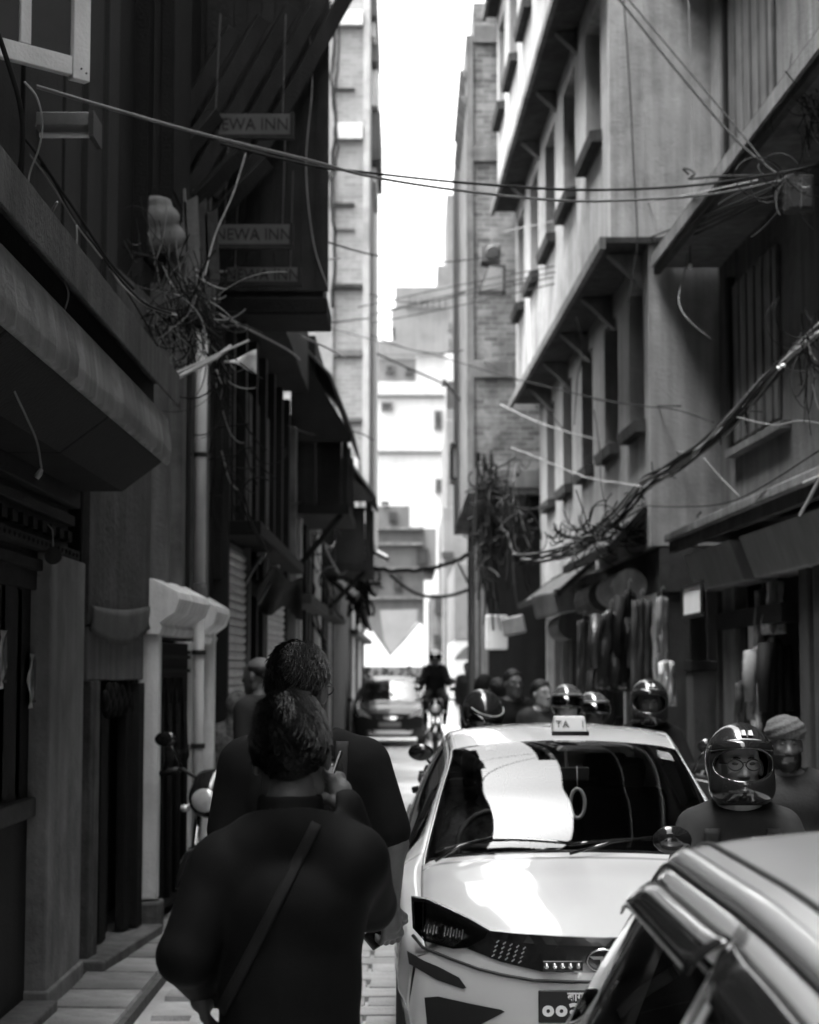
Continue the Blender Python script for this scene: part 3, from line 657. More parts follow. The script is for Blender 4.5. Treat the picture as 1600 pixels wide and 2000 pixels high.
# ---------------------------------------------------------------- RIGHT 2: long plaster building, storeys jettied one over the other
R2 = thing('plaster_building', 'long grey plaster building with jettied storeys and tall recessed windows', 'building', (2.4, 22, 0))
B2 = -.0278; YS, YE = 18.0, 29.0
def storey(z0, z1, a, zs, zh, wins, m, extra=0):
    X = lambda y: a + B2 * y
    def blk(y0, y1, za, zb_): q.hexa([(X(y0), y0, za), (X(y0) + .35, y0, za), (X(y1) + .35, y1, za), (X(y1), y1, za), (X(y0), y0, zb_), (X(y0) + .35, y0, zb_), (X(y1) + .35, y1, zb_), (X(y1), y1, zb_)])
    q = MB(); y = YS
    for (w0, w1) in wins:
        blk(y, w0, z0, z1); blk(w0, w1, z0, zs); blk(w0, w1, zh, z1); y = w1
    blk(y, YE, z0, z1)
    q.box((X(YS) + .352, YS, z0), (6, YS + .35, z1))
    q.build('wall', m, R2)
    for (w0, w1) in wins:
        xi = X((w0 + w1) / 2) + .20; f = MB()
        for (ya_, yb_) in ((w0, w0 + .07), (w1 - .07, w1), ((w0 + w1) / 2 - .035, (w0 + w1) / 2 + .035)): f.box((xi - .05, ya_, zs), (xi + .03, yb_, zh))
        for zz in (zs, zs + (zh - zs) * .68, zh - .07): f.box((xi - .045, w0 + .072, zz), (xi + .025, (w0 + w1) / 2 - .037, zz + .06)); f.box((xi - .045, (w0 + w1) / 2 + .037, zz), (xi + .025, w1 - .072, zz + .06))
        fo = f.build('window', M_wood, R2)
        g_ = MB(); g_.box((xi + .0, w0 + .01, zs + .01), (xi + .012, w1 - .01, zh - .01)); g_.build('pane', M_dpane, fo)
        g_ = MB(); g_.box((xi + .28, w0, zs), (xi + .3, w1, zh)); g_.build('dark_backing', M_void, fo)  # flat sheet in the dark interior colour behind the pane
        s_ = MB(); xs = X(w0); s_.hexa([(X(w0 - .08) - .11, w0 - .08, zs - .14), (X(w0) - .003, w0 - .08, zs - .14), (X(w1) - .003, w1 + .08, zs - .14), (X(w1 + .08) - .11, w1 + .08, zs - .14), (X(w0 - .08) - .13, w0 - .08, zs - .03), (X(w0) - .003, w0 - .08, zs - .01), (X(w1) - .003, w1 + .08, zs - .01), (X(w1 + .08) - .13, w1 + .08, zs - .03)])
        s_.build('sill', M_concd, fo)
    return X
W1 = [(18.35, 19.35), (20.2, 21.3), (22.4, 23.5), (24.6, 25.7), (26.8, 27.9)]
W2 = [(18.65, 19.9), (20.9, 22.1), (23.1, 24.3), (25.3, 26.5), (27.5, 28.5)]
W3 = [(19.0, 20.2), (21.1, 22.3), (23.2, 24.4), (25.3, 26.6), (27.5, 28.6)]
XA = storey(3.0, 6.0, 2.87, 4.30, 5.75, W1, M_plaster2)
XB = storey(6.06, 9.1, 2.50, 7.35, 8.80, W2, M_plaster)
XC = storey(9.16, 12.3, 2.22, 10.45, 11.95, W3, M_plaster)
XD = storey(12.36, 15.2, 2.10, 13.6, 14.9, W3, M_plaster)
for X, z, dd in ((XB, 6.03, .06), (XC, 9.13, .06), (XD, 12.33, .06)):
    q = MB(); q.hexa([(X(YS) - dd, YS - .05, z - .03), (6, YS - .05, z - .03), (6, YE, z - .03), (X(YE) - dd, YE, z - .03), (X(YS) - dd, YS - .05, z + .03), (6, YS - .05, z + .03), (6, YE, z + .03), (X(YE) - dd, YE, z + .03)])
    q.build('floor_slab', M_concd, R2)
    q = MB(); q.hexa([(X(YS) - .12, YS - .1, z - .10), (X(YS) - .063, YS - .1, z - .10), (X(YE) - .063, YE, z - .10), (X(YE) - .12, YE, z - .10), (X(YS) - .12, YS - .1, z + .02), (X(YS) - .063, YS - .1, z + .02), (X(YE) - .063, YE, z + .02), (X(YE) - .12, YE, z + .02)])
    q.build('drip_edge', M_conc, R2)
    for i in range(5):
        y = 18.4 + i * 2.2; q = MB(); q.prism([(X(y) + .02, y, z - .04), (X(y) + .4, y, z - .04), (X(y) + .4, y, z - .4)], (0, .16, 0)); q.build('bracket', M_conc, R2, bevel=.01)
q = MB(); q.box((1.2, YS - .1, 15.22), (6, YE + .1, 15.4)); q.build('roof', M_concd, R2)
# hooked steel downpipe-cables on its end wall
# ground floor shops of the plaster building
XG = lambda y: 2.95 + B2 * y
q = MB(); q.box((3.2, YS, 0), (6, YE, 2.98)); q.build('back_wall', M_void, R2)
q = MB(); q.hexa([(XG(YS), YS, 2.55), (6, YS, 2.55), (6, YE, 2.55), (XG(YE), YE, 2.55), (XG(YS), YS, 2.98), (6, YS, 2.98), (6, YE, 2.98), (XG(YE), YE, 2.98)]); q.build('beam', M_concd, R2)
for y, w_, m in ((18.05, .12, M_concd), (20.15, .22, M_conc), (22.0, .1, M_panel), (23.2, .3, M_conc), (24.3, .1, M_panel), (25.4, .25, M_concd), (26.6, .1, M_conc), (27.6, .25, M_concd), (28.7, .2, M_conc)):
    q = MB(); q.box((XG(y) - .02, y, 0), (XG(y) + .3, y + w_, 2.55)); q.build('pillar', m, R2, bevel=.01)
q = MB(); q.box((XG(19) + .02, 18.2, .1), (XG(19) + .08, 20.1, 2.55)); q.build('shop_wall', mat('white_shop_wall', .72, .7, .08, 2, .1, 40), R2)
p = onwall(1350, 1170, XG(19), 0)
t_ = thing('framed_picture', 'small framed sheet on the white shop wall', 'picture', p)
q = MB(); y0, y1 = onwall(1332, 1170, XG(19)).y, onwall(1371, 1170, XG(19)).y; z0, z1 = onwall(1350, 1199, XG(19)).z, onwall(1350, 1146, XG(19)).z; xx = XG(19) + .018
for (ya_, yb_, za, zb_) in ((y1, y1 + .05, z0, z1), (y0 - .05, y0, z0, z1), (y1 - .0, y0, z0 - .035, z0), (y1, y0, z1, z1 + .03)): q.box((xx - .025, ya_, za), (xx, yb_, zb_))
q.build('frame', M_wood, t_); q = MB(); q.box((xx - .012, y1, z0), (xx, y0, z1)); q.build('sheet', M_white, t_)
for y0, y1 in ((22.15, 23.15), (20.4, 21.0)):
    q = MB(); q.box((XG(y0) + .05, y0, .9), (XG(y0) + .07, y1, 2.35)); q.build('white_panel', M_white, R2)  # plain white painted panels in the shop openings
tin_roof('tin awning sloping over the shops of the plaster building, nearer one', ((XA(18.3) - .02, 18.25, 3.38), (XA(22) - .02, 22.0, 3.38)), ((1.98, 18.2, 2.98), (1.86, 22.0, 2.98)), .02, M_tin)
tin_roof('tin awning sloping over the shops of the plaster building, farther one', ((XA(22.3) - .02, 22.3, 3.1), (XA(27) - .02, 27.0, 3.1)), ((1.80, 22.2, 2.72), (1.62, 27.0, 2.72)), .02, M_tin)
for n_, (a, c, z) in enumerate(((18.3, 20.0, 2.62), (20.3, 22.1, 2.6), (23.4, 25.2, 2.35))):
    x = XG(a) - .25
    q = MB(); q.lathe([(0, a), (.17, a), (.17, c), (0, c)], (x, 0, z), 'Y', 14)
    tag(q.build('shutter_box', M_concd if n_ else M_conc, smooth=False), ['round shutter housing above the white walled shop', 'round shutter housing above the garment shop', 'round shutter housing above the shops below the farther tin awning'][n_], 'shutter box', 'rolled shutter housings')
# posters / light signs on far shops
for n_, (px, py, w_, h_, Y, lab) in enumerate(((970, 1235, .5, .55, 29, 'round edged pale sign board projecting at the far end of the shops'), (1003, 1222, .5, .28, 27.5, 'pale box sign tilted under the farther tin awning'), (1083, 1178, .75, .3, 22.5, 'pale slanting sign board under the tin awning'))):
    c = at(px, py, Y); q = MB(); q.cbox(c, (w_ * .7, .08, h_), (0, R(-12 if n_ else 0), 0)); tag(q.build('sign_board', M_pale if n_ == 0 else M_conc, bevel=.03), lab, 'sign')

# ---------------------------------------------------------------- RIGHT 1: near building with slab balcony
R1 = thing('concrete_building', 'dark concrete building with a slab balcony and shop ledge, nearest on the right', 'building', (3, 14, 0))
a1, b1 = 3.70, -.0356
XR = lambda y, o=0: a1 + b1 * y + o
def blkR(q, y0, y1, z0, z1, o=0, th=.3): q.hexa([(XR(y0, o), y0, z0), (XR(y0, o + th), y0, z0), (XR(y1, o + th), y1, z0), (XR(y1, o), y1, z0), (XR(y0, o), y0, z1), (XR(y0, o + th), y0, z1), (XR(y1, o + th), y1, z1), (XR(y1, o), y1, z1)])
q = MB(); blkR(q, -14, 17.99, 3.1, 13.0, 0, 3); q.build('wall', mat('plaster_shabby', .13, .88, .2, 1.4, .4, 30, streak=.35, stain=.35), R1)
e = at(1270, 525, YS); zsl = e.z; off = e.x - XR(YS)
q = MB(); blkR(q, -14, 17.95, zsl, zsl + .12, off, 1.0); q.build('balcony_slab', M_conc, R1)
q = MB(); blkR(q, -14, 17.95, zsl - .07, zsl - .002, off + .03, .06); q.build('slab_edge', M_concd, R1, bevel=.006)
q = MB(); blkR(q, -14, 17.95, zsl + .122, zsl + .2, off + .05, .1); q.build('slab_kerb', M_concd, R1, bevel=.006)
q = MB(); blkR(q, -14, 17.95, zsl + 3.1, zsl + 3.25, off + .1, 1.0); q.build('balcony_slab', M_concd, R1)
q = MB(); blkR(q, -14, 17.95, zsl + 6.2, zsl + 6.35, off - .95, 2.2); q.build('widened_roof_slab', M_concd, R1)  # out of view; overhang widened to narrow the sky mirrored in the windscreen
q = MB(); q.box((-6, -22, 0), (7, -17, 11)); tag(q.build('light_blocking_house', M_concd), 'unseen plain house added behind the viewer to block light', 'building')  # unseen house, added to cut the light coming up the lane from behind
M_rib = mat('ribbed_panel', .11, .7, .25, 2, .3, 40, streak=.4, stain=.4)
for z0, z1 in ((zsl + .25, zsl + 2.6), (3.9, 5.4)):
    ya_, yb_ = onwall(1432, 300, a1, b1).y, onwall(1520, 300, a1, b1).y
    n = 11
    for i in range(n):
        t0 = yb_ + (ya_ - yb_) * i / n; t1 = yb_ + (ya_ - yb_) * (i + .82) / n; q = MB(); blkR(q, t0, t1, z0, z1, -.04 - .015 * (i % 2), .035); q.build('rib', M_rib, R1, bevel=.008)
    q = MB(); blkR(q, ya_, ya_ + .1, z0 - .05, z1 + .1, -.07, .069); q.build('frame', M_wood, R1)
    q = MB(); blkR(q, yb_ - .3, ya_ + .1, z0 - .12, z0 - .052, -.10, .099); q.build('sill', M_conc, R1)
q = MB(); blkR(q, 17.55, 17.98, zsl + .2, zsl + 3.0, -.05, .049); q.build('pilaster', M_plaster2, R1)
# ledge over the shops
p0 = at(1300, 1052, 17.6); p1 = at(1600, 905, 11.7); bl = (p0.x - p1.x) / (17.6 - 11.7); al = p0.x - bl * 17.6; zl = (p0.z + p1.z) / 2
XLd = lambda y: al + bl * y
def blkL(q, y0, y1, z0, z1, o, th): q.hexa([(XLd(y0) + o, y0, z0), (XLd(y0) + o + th, y0, z0), (XLd(y1) + o + th, y1, z0), (XLd(y1) + o, y1, z0), (XLd(y0) + o, y0, z1), (XLd(y0) + o + th, y0, z1), (XLd(y1) + o + th, y1, z1), (XLd(y1) + o, y1, z1)])
q = MB(); blkL(q, -14, 17.7, zl - .06, zl + .02, 0, .9); q.build('ledge', M_conc, R1, bevel=.012)
q = MB(); blkL(q, -14, 17.7, zl - .16, zl - .062, .05, .06); q.build('ledge_lip', M_concd, R1)
for a, c in ((15.1, 17.2), (11.9, 14.7), (8, 11.6)):
    q = MB(); x = XLd(a) + .10; q.prism([(x, a, zl - .22), (x + .12, a, zl - .55), (x + .4, a, zl - .55), (x + .4, a, zl - .22)], (XLd(c) - XLd(a), c - a, 0)); q.build('fascia_board', mat('fascia_paint', .16, .5, .2, 2, .15, 40, streak=.2), R1, bevel=.01)
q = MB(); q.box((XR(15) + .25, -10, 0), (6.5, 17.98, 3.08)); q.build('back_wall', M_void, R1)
# shop posts and goods on the right
XP = lambda y: XLd(y) + .22
for px0, px1, m, z1 in ((1380, 1402, M_concd, 2.6), (1412, 1436, M_conc, 2.55), (1446, 1458, M_panel, 2.2), (1462, 1473, M_pale, 2.2), (1562, 1580, M_concd, 2.6), (1590, 1640, M_concd, 2.6)):
    y0, y1 = onwall(px1, 1300, 2.86).y, onwall(px0, 1300, 2.86).y
    q = MB(); q.box((2.86, y0, 0), (2.98, y1, z1)); q.build('shop_post', m, R1, bevel=.008)
q = MB(); q.box((2.82, 14.0, 2.15), (2.95, 17.0, 2.3)); q.build('transom', M_woodd, R1)
# ---------------------------------------------------------------- garments hung in the shops
M_gar = [cloth_mat('black_garment', .012, .6), cloth_mat('dark_garment', .05), cloth_mat('grey_garment', .16), cloth_mat('pale_garment', .5), mat('shiny_garment', .03, .25, .3, 6, .6, 25)]
def garment(lab, c, w_, h_, m, kind=0):
    t_ = thing('hanging_garment', lab, 'clothing', c, 'clothes hung outside the shops')
    rows = []
    for i in range(15):
        t = i / 14; row = []
        for j in range(13):
            s = j / 12 * 2 - 1
            wv = w_ * (.28 + .22 * min(1, t * 4)) * (1 + .08 * math.sin(t * 9)) if kind == 0 else w_ * .5 * (.8 + .2 * t)
            sh = .10 * h_ * abs(s) ** 1.5 * (1 - min(1, t * 2)) if kind == 0 else .02 * abs(s)
            row.append((c[0] + s * wv * .55, c[1] + s * wv * .75 - .05 + .035 * math.sin(s * 8 + t * 3) + .02 * math.sin(t * 13 + s * 5), c[2] - h_ * t - sh))
        rows.append(row)
    q = MB(); q.grid(rows); q.build('cloth', m, t_, smooth=True, solid=.05)
    if kind == 0:
        for sg in (-1, 1):
            q = MB(); q.tube([(c[0] + sg * w_ * .26, c[1] + sg * w_ * .36 - .05, c[2] - .10 * h_), (c[0] + sg * w_ * .33, c[1] + sg * w_ * .46 - .08, c[2] - .4 * h_), (c[0] + sg * w_ * .32, c[1] + sg * w_ * .44 - .1, c[2] - .75 * h_)], [.06, .055, .045], 10); q.build('sleeve', m, t_, smooth=True)
    q = MB(); q.tube([(c[0], c[1], c[2]), (c[0], c[1], c[2] + .07), (c[0] + .02, c[1], c[2] + .10), (c[0] + .03, c[1], c[2] + .07)], .005); q.build('hook', M_metal, t_)
    return t_
gi = [(1192, 1190, 17.6, .6, .75, 4, 0, 'shiny black padded jacket hung in front of the white walled shop'), (1228, 1150, 17.9, .45, .9, 0, 0, 'black jacket hung beside the shiny padded jacket'), (1252, 1170, 17.4, .4, 1.0, 1, 1, 'long dark patterned cloth hung near the white shop wall'), (1178, 1300, 19, .5, .7, 0, 0, 'black jacket hung low over the scooter riders'), (1292, 1165, 17.3, .2, .75, 2, 1, 'narrow grey cloth hung next to the white shop wall'), (1300, 1290, 17.2, .3, .4, 3, 1, 'crumpled pale bag hung low by the white shop wall'),
      (1490, 1150, 15.2, .35, .55, 2, 1, 'grey cloth hung in the top of the right shop window'), (1512, 1135, 14.8, .3, .4, 3, 1, 'pale scarf hung in the top of the right shop window'), (1480, 1260, 15, .35, .6, 2, 0, 'grey shirt hung in the right shop window'), (1510, 1240, 14.6, .4, .8, 0, 0, 'black jacket hung in the right shop window'), (1495, 1330, 14.6, .35, .45, 2, 1, 'grey cloth hung low in the right shop window'), (1450, 1330, 15.6, .3, .5, 1, 1, 'dark cloth hung beside the pale shop post'),
      (1500, 1185, 14.9, .22, .2, 3, 1, 'small white cap hung below the scarf in the right shop window'), (1140, 1210, 21, .3, .9, 1, 1, 'dark cloth hung beside the white shop panel'), (1215, 1250, 18.2, .5, .5, 0, 0, 'black jacket hung below the padded jackets')]
for px, py, Y, w_, h_, mi, kd, lab in gi: garment(lab, at(px, py, Y), w_, h_, M_gar[mi], kd)
# counter and boxed goods by the shop
t_ = thing('shop_cabinet', 'tall narrow grey cabinet standing by the white walled shop', 'cabinet', at(1368, 1400, 16.4))
c = at(1368, 1300, 16.4); q = MB(); q.box((c.x - .10, 16.2, gz(16)), (c.x + .10, 16.6, at(1368, 1312, 16.4).z)); q.build('body', M_concd, t_, bevel=.01)
q = MB(); q.box((c.x - .115, 16.18, at(1368, 1310, 16.4).z), (c.x + .115, 16.62, at(1368, 1290, 16.4).z)); q.build('top', M_woodd, t_, bevel=.008)

# ---------------------------------------------------------------- RIGHT 3: weathered brick house, air conditioner, far shops
R3 = thing('brick_house', 'weathered brick house with concrete bands standing end on beyond the plaster building', 'building', (1.2, 29.3, 0))
Y3 = 29.3; xl = at(911, 400, Y3).x
q = MB(); q.box((xl + .12, Y3, 4.6), (5, Y3 + 9, at(940, 6, Y3).z)); q.build('wall', M_brickR, R3)
q = MB(); q.box((xl, Y3 - .04, 4.6), (xl + .119, Y3 + 9, at(940, 70, Y3).z)); q.build('corner_pier', M_conc, R3, bevel=.01)
for py, h in ((68, .3), (302, .25), (722, .28), (935, .3)):
    z = at(940, py, Y3).z; q = MB(); q.box((xl + .122, Y3 - .06, z - h / 2), (3, Y3 - .003, z + h / 2)); q.build('band', M_conc, R3, bevel=.01)
for py in (145, 195):
    z = at(910, py, Y3).z; q = MB(); q.prism([(xl - .10, Y3 - .05, z + .05), (xl - .002, Y3 - .05, z + .05), (xl - .002, Y3 - .05, z - .1)], (0, 4, 0)); q.build('moulding', M_conc, R3)
q = MB(); q.box((xl + .35, Y3 + .3, 0), (5, Y3 + 9, 4.58)); q.build('ground_floor', M_woodd, R3)
for i in range(6):
    x = xl + .35; y = Y3 + .5 + i * 1.4; q = MB(); q.box((x - .1, y, 0), (x, y + .3, 4.5)); q.build('pillar', M_concd if i % 2 else M_conc, R3)
t_ = thing('air_conditioner', 'white air conditioner unit hung on the brick house', 'air conditioner', at(953, 500, 28.7))
p0, p1 = at(938, 513, 28.6), at(978, 478, 28.6)
q = MB(); q.box((p0.x, 28.55, p0.z), (p1.x, 28.9, p1.z)); q.build('casing', M_conc, t_, bevel=.02)
q = MB(); q.lathe([(.0, 28.53), (.10, 28.53), (.12, 28.549)], ((p0.x + p1.x) / 2 + .03, 0, (p0.z + p1.z) / 2), 'Y', 18); q.build('fan_grille', M_dmetal, t_)
q = MB(); q.bar((p0.x, 28.6, p0.z - .03), (p1.x + .1, 29.0, p0.z - .03), .04); q.build('bracket', M_dmetal, t_)
tin_roof('black tin awning under the air conditioner on the brick house', (at(958, 520, 28.4), at(985, 520, 27.6)), (at(938, 572, 28.4), at(985, 572, 27.4)), .04, M_black)
# white framed window projecting from the brick house end, far right
for n_, (y0, y1, px0, px1) in enumerate(((868, 935, 883, 908), (940, 1000, 898, 912), (705, 755, 897, 915))):
    c0, c1 = at(px0, y1, 36), at(px1, y0, 36); t_ = thing('window_grille', ['white barred window cage projecting over the far lane', 'white barred window cage just below the larger one over the far lane', 'white barred window cage highest on the far right'][n_], 'window', c0, 'window cages on the far right')
    q = MB()
    for x in (c0.x, c1.x): q.box((x - .03, 36, c0.z), (x + .03, 36.06, c1.z)); q.box((x - .03, 36.8, c0.z), (x + .03, 36.86, c1.z))
    for z in (c0.z, c1.z): q.box((c0.x - .03, 35.99, z - .03), (c1.x + .03, 36.87, z + .03))
    q.build('frame', M_dmetal, t_); q = MB(); q.box((c0.x + .035, 36.1, c0.z + .035), (c1.x + .6, 36.14, c1.z - .035)); q.build('pane', M_white, t_)

# ---------------------------------------------------------------- the square beyond: pale houses, draped cloth, far street
M_far = mat('far_white_wall', .42, .85, .06, .6, .1, 10, streak=.1, stain=.06); M_farg = mat('far_grey_wall', .16, .85, .1, .5, .1, 10, streak=.12, stain=.2); M_farb = mat('far_beige_wall', .11, .85, .12, .6, .1, 10, streak=.1, stain=.2)
def far_house(lab, Y, rects, depth=9, group='pale houses beyond the lane'):
    t_ = thing('far_house', lab, 'building', at((rects[0][0] + rects[0][2]) / 2, 1310, Y), group)
    for k, (x0, y0, x1, y1, m) in enumerate(rects):
        a, c = at(x0, y1, Y), at(x1, y0, Y); q = MB(); q.box((a.x, Y + .02 * k, 0 if y1 > 1250 else a.z), (c.x, Y + depth, c.z)); q.build('wall', m, t_, bevel=.02)
    return t_
def far_windows(t_, Y, wins, m=M_conc, name='window'):
    for x0, y0, x1, y1 in wins:
        a, c = at(x0, y1, Y), at(x1, y0, Y); q = MB(); q.box((a.x, Y - .12, a.z), (c.x, Y + .15, c.z)); w = q.build(name, m, t_)
        q = MB(); q.box((a.x + .08, Y - .135, a.z + .08), (c.x - .08, Y - .122, c.z - .08)); q.build('pane', M_concd, w)
h = far_house('tall white house closing the far end of the lane', 85, [(640, 745, 872, 1290, M_far), (690, 700, 812, 745, M_farg), (812, 690, 900, 745, M_far)])
far_windows(h, 85, [(745, 785, 768, 801), (848, 802, 864, 838), (850, 935, 866, 962), (752, 712, 770, 728), (790, 715, 806, 730)])
for py in (690, 770, 880): a, c = at(735, py, 84.9), at(868, py + 4, 84.9); q = MB(); q.box((a.x, 84.85, c.z), (c.x, 84.99, a.z)); q.build('ledge', M_farg, h)
h = far_house('grey terraced house rising behind the tall white house', 96, [(772, 560, 930, 740, M_farg), (735, 665, 790, 740, M_farg), (765, 600, 870, 640, M_farg)])
q = MB()
for i in range(7): c = at(795 + i * 11.5, 588, 95.9); q.cbox(c, (.16, .12, .7))
q.build('parapet_post', M_farg, h); far_windows(h, 96, [(875, 628, 884, 646), (875, 660, 884, 684)], M_farg)
h = far_house('stepped pale tower block behind the far right houses', 110, [(874, 380, 960, 1290, M_farg), (855, 518, 960, 1290, M_farg)])
h = far_house('narrow pale house before the tall white house on the far right', 62, [(866, 990, 945, 1290, M_farg), (872, 820, 945, 990, M_farg)]); far_windows(h, 62, [(863, 1078, 886, 1090)], M_concd)
h = far_house('low beige house with flat roofs behind the draped cloth', 68, [(650, 1030, 828, 1290, M_farb), (690, 988, 800, 1030, M_farb), (826, 1032, 852, 1110, M_farg)]); far_windows(h, 68, [(814, 1072, 836, 1104), (745, 980, 760, 986), (722, 1120, 740, 1150), (770, 1125, 786, 1152), (760, 1000, 775, 1020)], M_concd)
for py in (1030, 1060, 1108, 1165): a, c = at(700, py, 67.9), at(826, py + 5, 67.9); q = MB(); q.box((a.x, 67.75, c.z), (c.x, 67.99, a.z)); q.build('ledge', M_conc, h)
h = far_house('dark recessed house front beside the draped cloth', 64, [(842, 1160, 892, 1290, M_conc)]); far_windows(h, 64, [(850, 1165, 868, 1200), (848, 1240, 860, 1260)], M_concd)
h = far_house('pale house front at the far right of the lane', 52, [(888, 1100, 960, 1250, M_farg), (888, 1250, 960, 1300, M_far)]); 
# draped white cloth, three falls
def drape(lab, poly, Y, m, bulge=.35):
    a, b_, c = [at(x, y, Y) for x, y in poly]; rows = []
    for i in range(13):
        t = i / 12; l = a.lerp(c, t); r_ = b_.lerp(c, t); rows.append([l.lerp(r_, s) + Vector((0, -bulge * math.sin(math.pi * s) * (1 - t) + .06 * math.sin(s * 18), 0)) for s in [k / 12 for k in range(13)]])
    q = MB(); q.grid(rows); return tag(q.build('draped_cloth', m, smooth=True, solid=.02), lab, 'cloth', 'white cloths draped across the square')
M_cl = mat('white_drape', .8, .9, .05, 2, .1, 20); M_clg = mat('grey_drape', .20, .9, .08, 2, .1, 20)
SHEET_LATER = 1
def sheet(lab, pts, Y, m):
    q = MB(); q.prism([at(x, y, Y) for x, y in pts], (0, .04, 0)); return tag(q.build('draped_cloth', m), lab, 'cloth', 'white cloths draped across the square')
sheet('white cloth drape falling from upper left in the far square', [(703, 1302), (703, 1250), (722, 1222), (762, 1278), (766, 1302)], 60, M_cl)
sheet('white cloth drape falling from upper right in the far square', [(762, 1302), (764, 1280), (815, 1215), (825, 1220), (825, 1302)], 60.3, M_cl)
sheet('grey cloth hanging to a point between the two white drapes', [(742, 1192), (816, 1190), (814, 1214), (790, 1248), (764, 1279), (750, 1250)], 60.8, M_clg)
q = MB(); q.tube([at(712, 1210, 59), at(732, 1235, 59), at(763, 1280, 59), at(790, 1250, 59), at(822, 1212, 59)], .04); tag(q.build('rope', M_conc), 'slack rope along the edges of the far white drapes', 'rope')
t_ = thing('far_awning', 'domed pale awning over the stalls on the far right', 'awning', at(918, 1275, 50)); rows = []
for i in range(9):
    s = i / 8; rows.append([at(888 + 58 * s, 1288 - 26 * math.sin(math.pi * s) * t, 50 + 1.2 * (1 - t)) for t in (0, .4, .75, 1)])
q = MB(); q.grid(rows); q.build('canvas', M_conc, t_, smooth=True, solid=.03)
# ---------------------------------------------------------------- cars: bodies lofted from cross-sections; local frame: front at y=0, rear at +y
def pchip(xs, ys, x):
    xs = np.array(xs, float); ys = np.array(ys, float); h = np.diff(xs); d = np.diff(ys) / h; m = np.zeros_like(ys)
    for i in range(1, len(xs) - 1):
        if d[i-1] * d[i] > 0: w1 = 2*h[i] + h[i-1]; w2 = h[i] + 2*h[i-1]; m[i] = (w1 + w2) / (w1/d[i-1] + w2/d[i])
    m[0], m[-1] = d[0], d[-1]
    i = int(np.clip(np.searchsorted(xs, x) - 1, 0, len(xs) - 2)); t = (x - xs[i]) / h[i]
    return ((2*t**3 - 3*t**2 + 1) * ys[i] + (t**3 - 2*t**2 + t) * h[i] * m[i] + (-2*t**3 + 3*t**2) * ys[i+1] + (t**3 - t**2) * h[i] * m[i+1])
class CarShape:
    def __init__(s, T): s.T = T; s.L = T['y'][-1]
    def par(s, k, y): return float(pchip(s.T['y'], s.T[k], min(max(y, 0), s.L)))
    def prof(s, y):
        zt, c, wt, zb, wb, wm = [s.par(k, y) for k in ('zt', 'c', 'wt', 'zb', 'wb', 'wm')]
        ze = max(zt - c - .02, zb + .012)
        return [(0, zt), (.36*wt, zt - .10*c), (.70*wt, zt - .40*c), (.92*wt, zt - .80*c), (wt, ze), ((wt + wb)/2 + .10*(ze - zb)*.35, (ze + zb)/2), (wb, zb), (wb + (wm - wb)*.55, zb - .05), (wm, zb - .22), (wm - .005, .42), (wm - .03, .26), (wm - .07, .17)]
    def bow(s, y):
        f = np.interp(y, [0, .4, 1.0, 1.8, s.L - .9, s.L], [s.T.get('bow', .26), .20, .13, .05, -.04, -.16]); return f
    def pt(s, y, j, side=1, out=0.0):
        P = s.prof(y); n = len(P); i = int(min(max(math.floor(j), 0), n - 2)); t = j - i
        g = lambda k: np.array(P[k]) if 0 <= k < n else (np.array((-P[-k][0], P[-k][1])) if k < 0 else 2*np.array(P[-1]) - np.array(P[-2]))
        p0, p1, p2, p3 = g(i-1), g(i), g(i+1), g(i+2); ten = .42
        m1 = (p2 - p0) * ten; m2 = (p3 - p1) * ten
        q = (2*t**3 - 3*t**2 + 1)*p1 + (t**3 - 2*t**2 + t)*m1 + (-2*t**3 + 3*t**2)*p2 + (t**3 - t**2)*m2
        if out:
            dq = (6*t*t - 6*t)*p1 + (3*t*t - 4*t + 1)*m1 + (-6*t*t + 6*t)*p2 + (3*t*t - 2*t)*m2
            nn = np.array((-dq[1], dq[0])); nn = nn / max(np.linalg.norm(nn), 1e-6); nn = nn if nn[0]*max(q[0],.02) + nn[1]*.3 > 0 else -nn; q = q + nn * out
        x = q[0]; yy = y + s.bow(y) * (abs(x) / s.T['wmax']) ** 2.4
        return Vector((side * x, yy, q[1]))
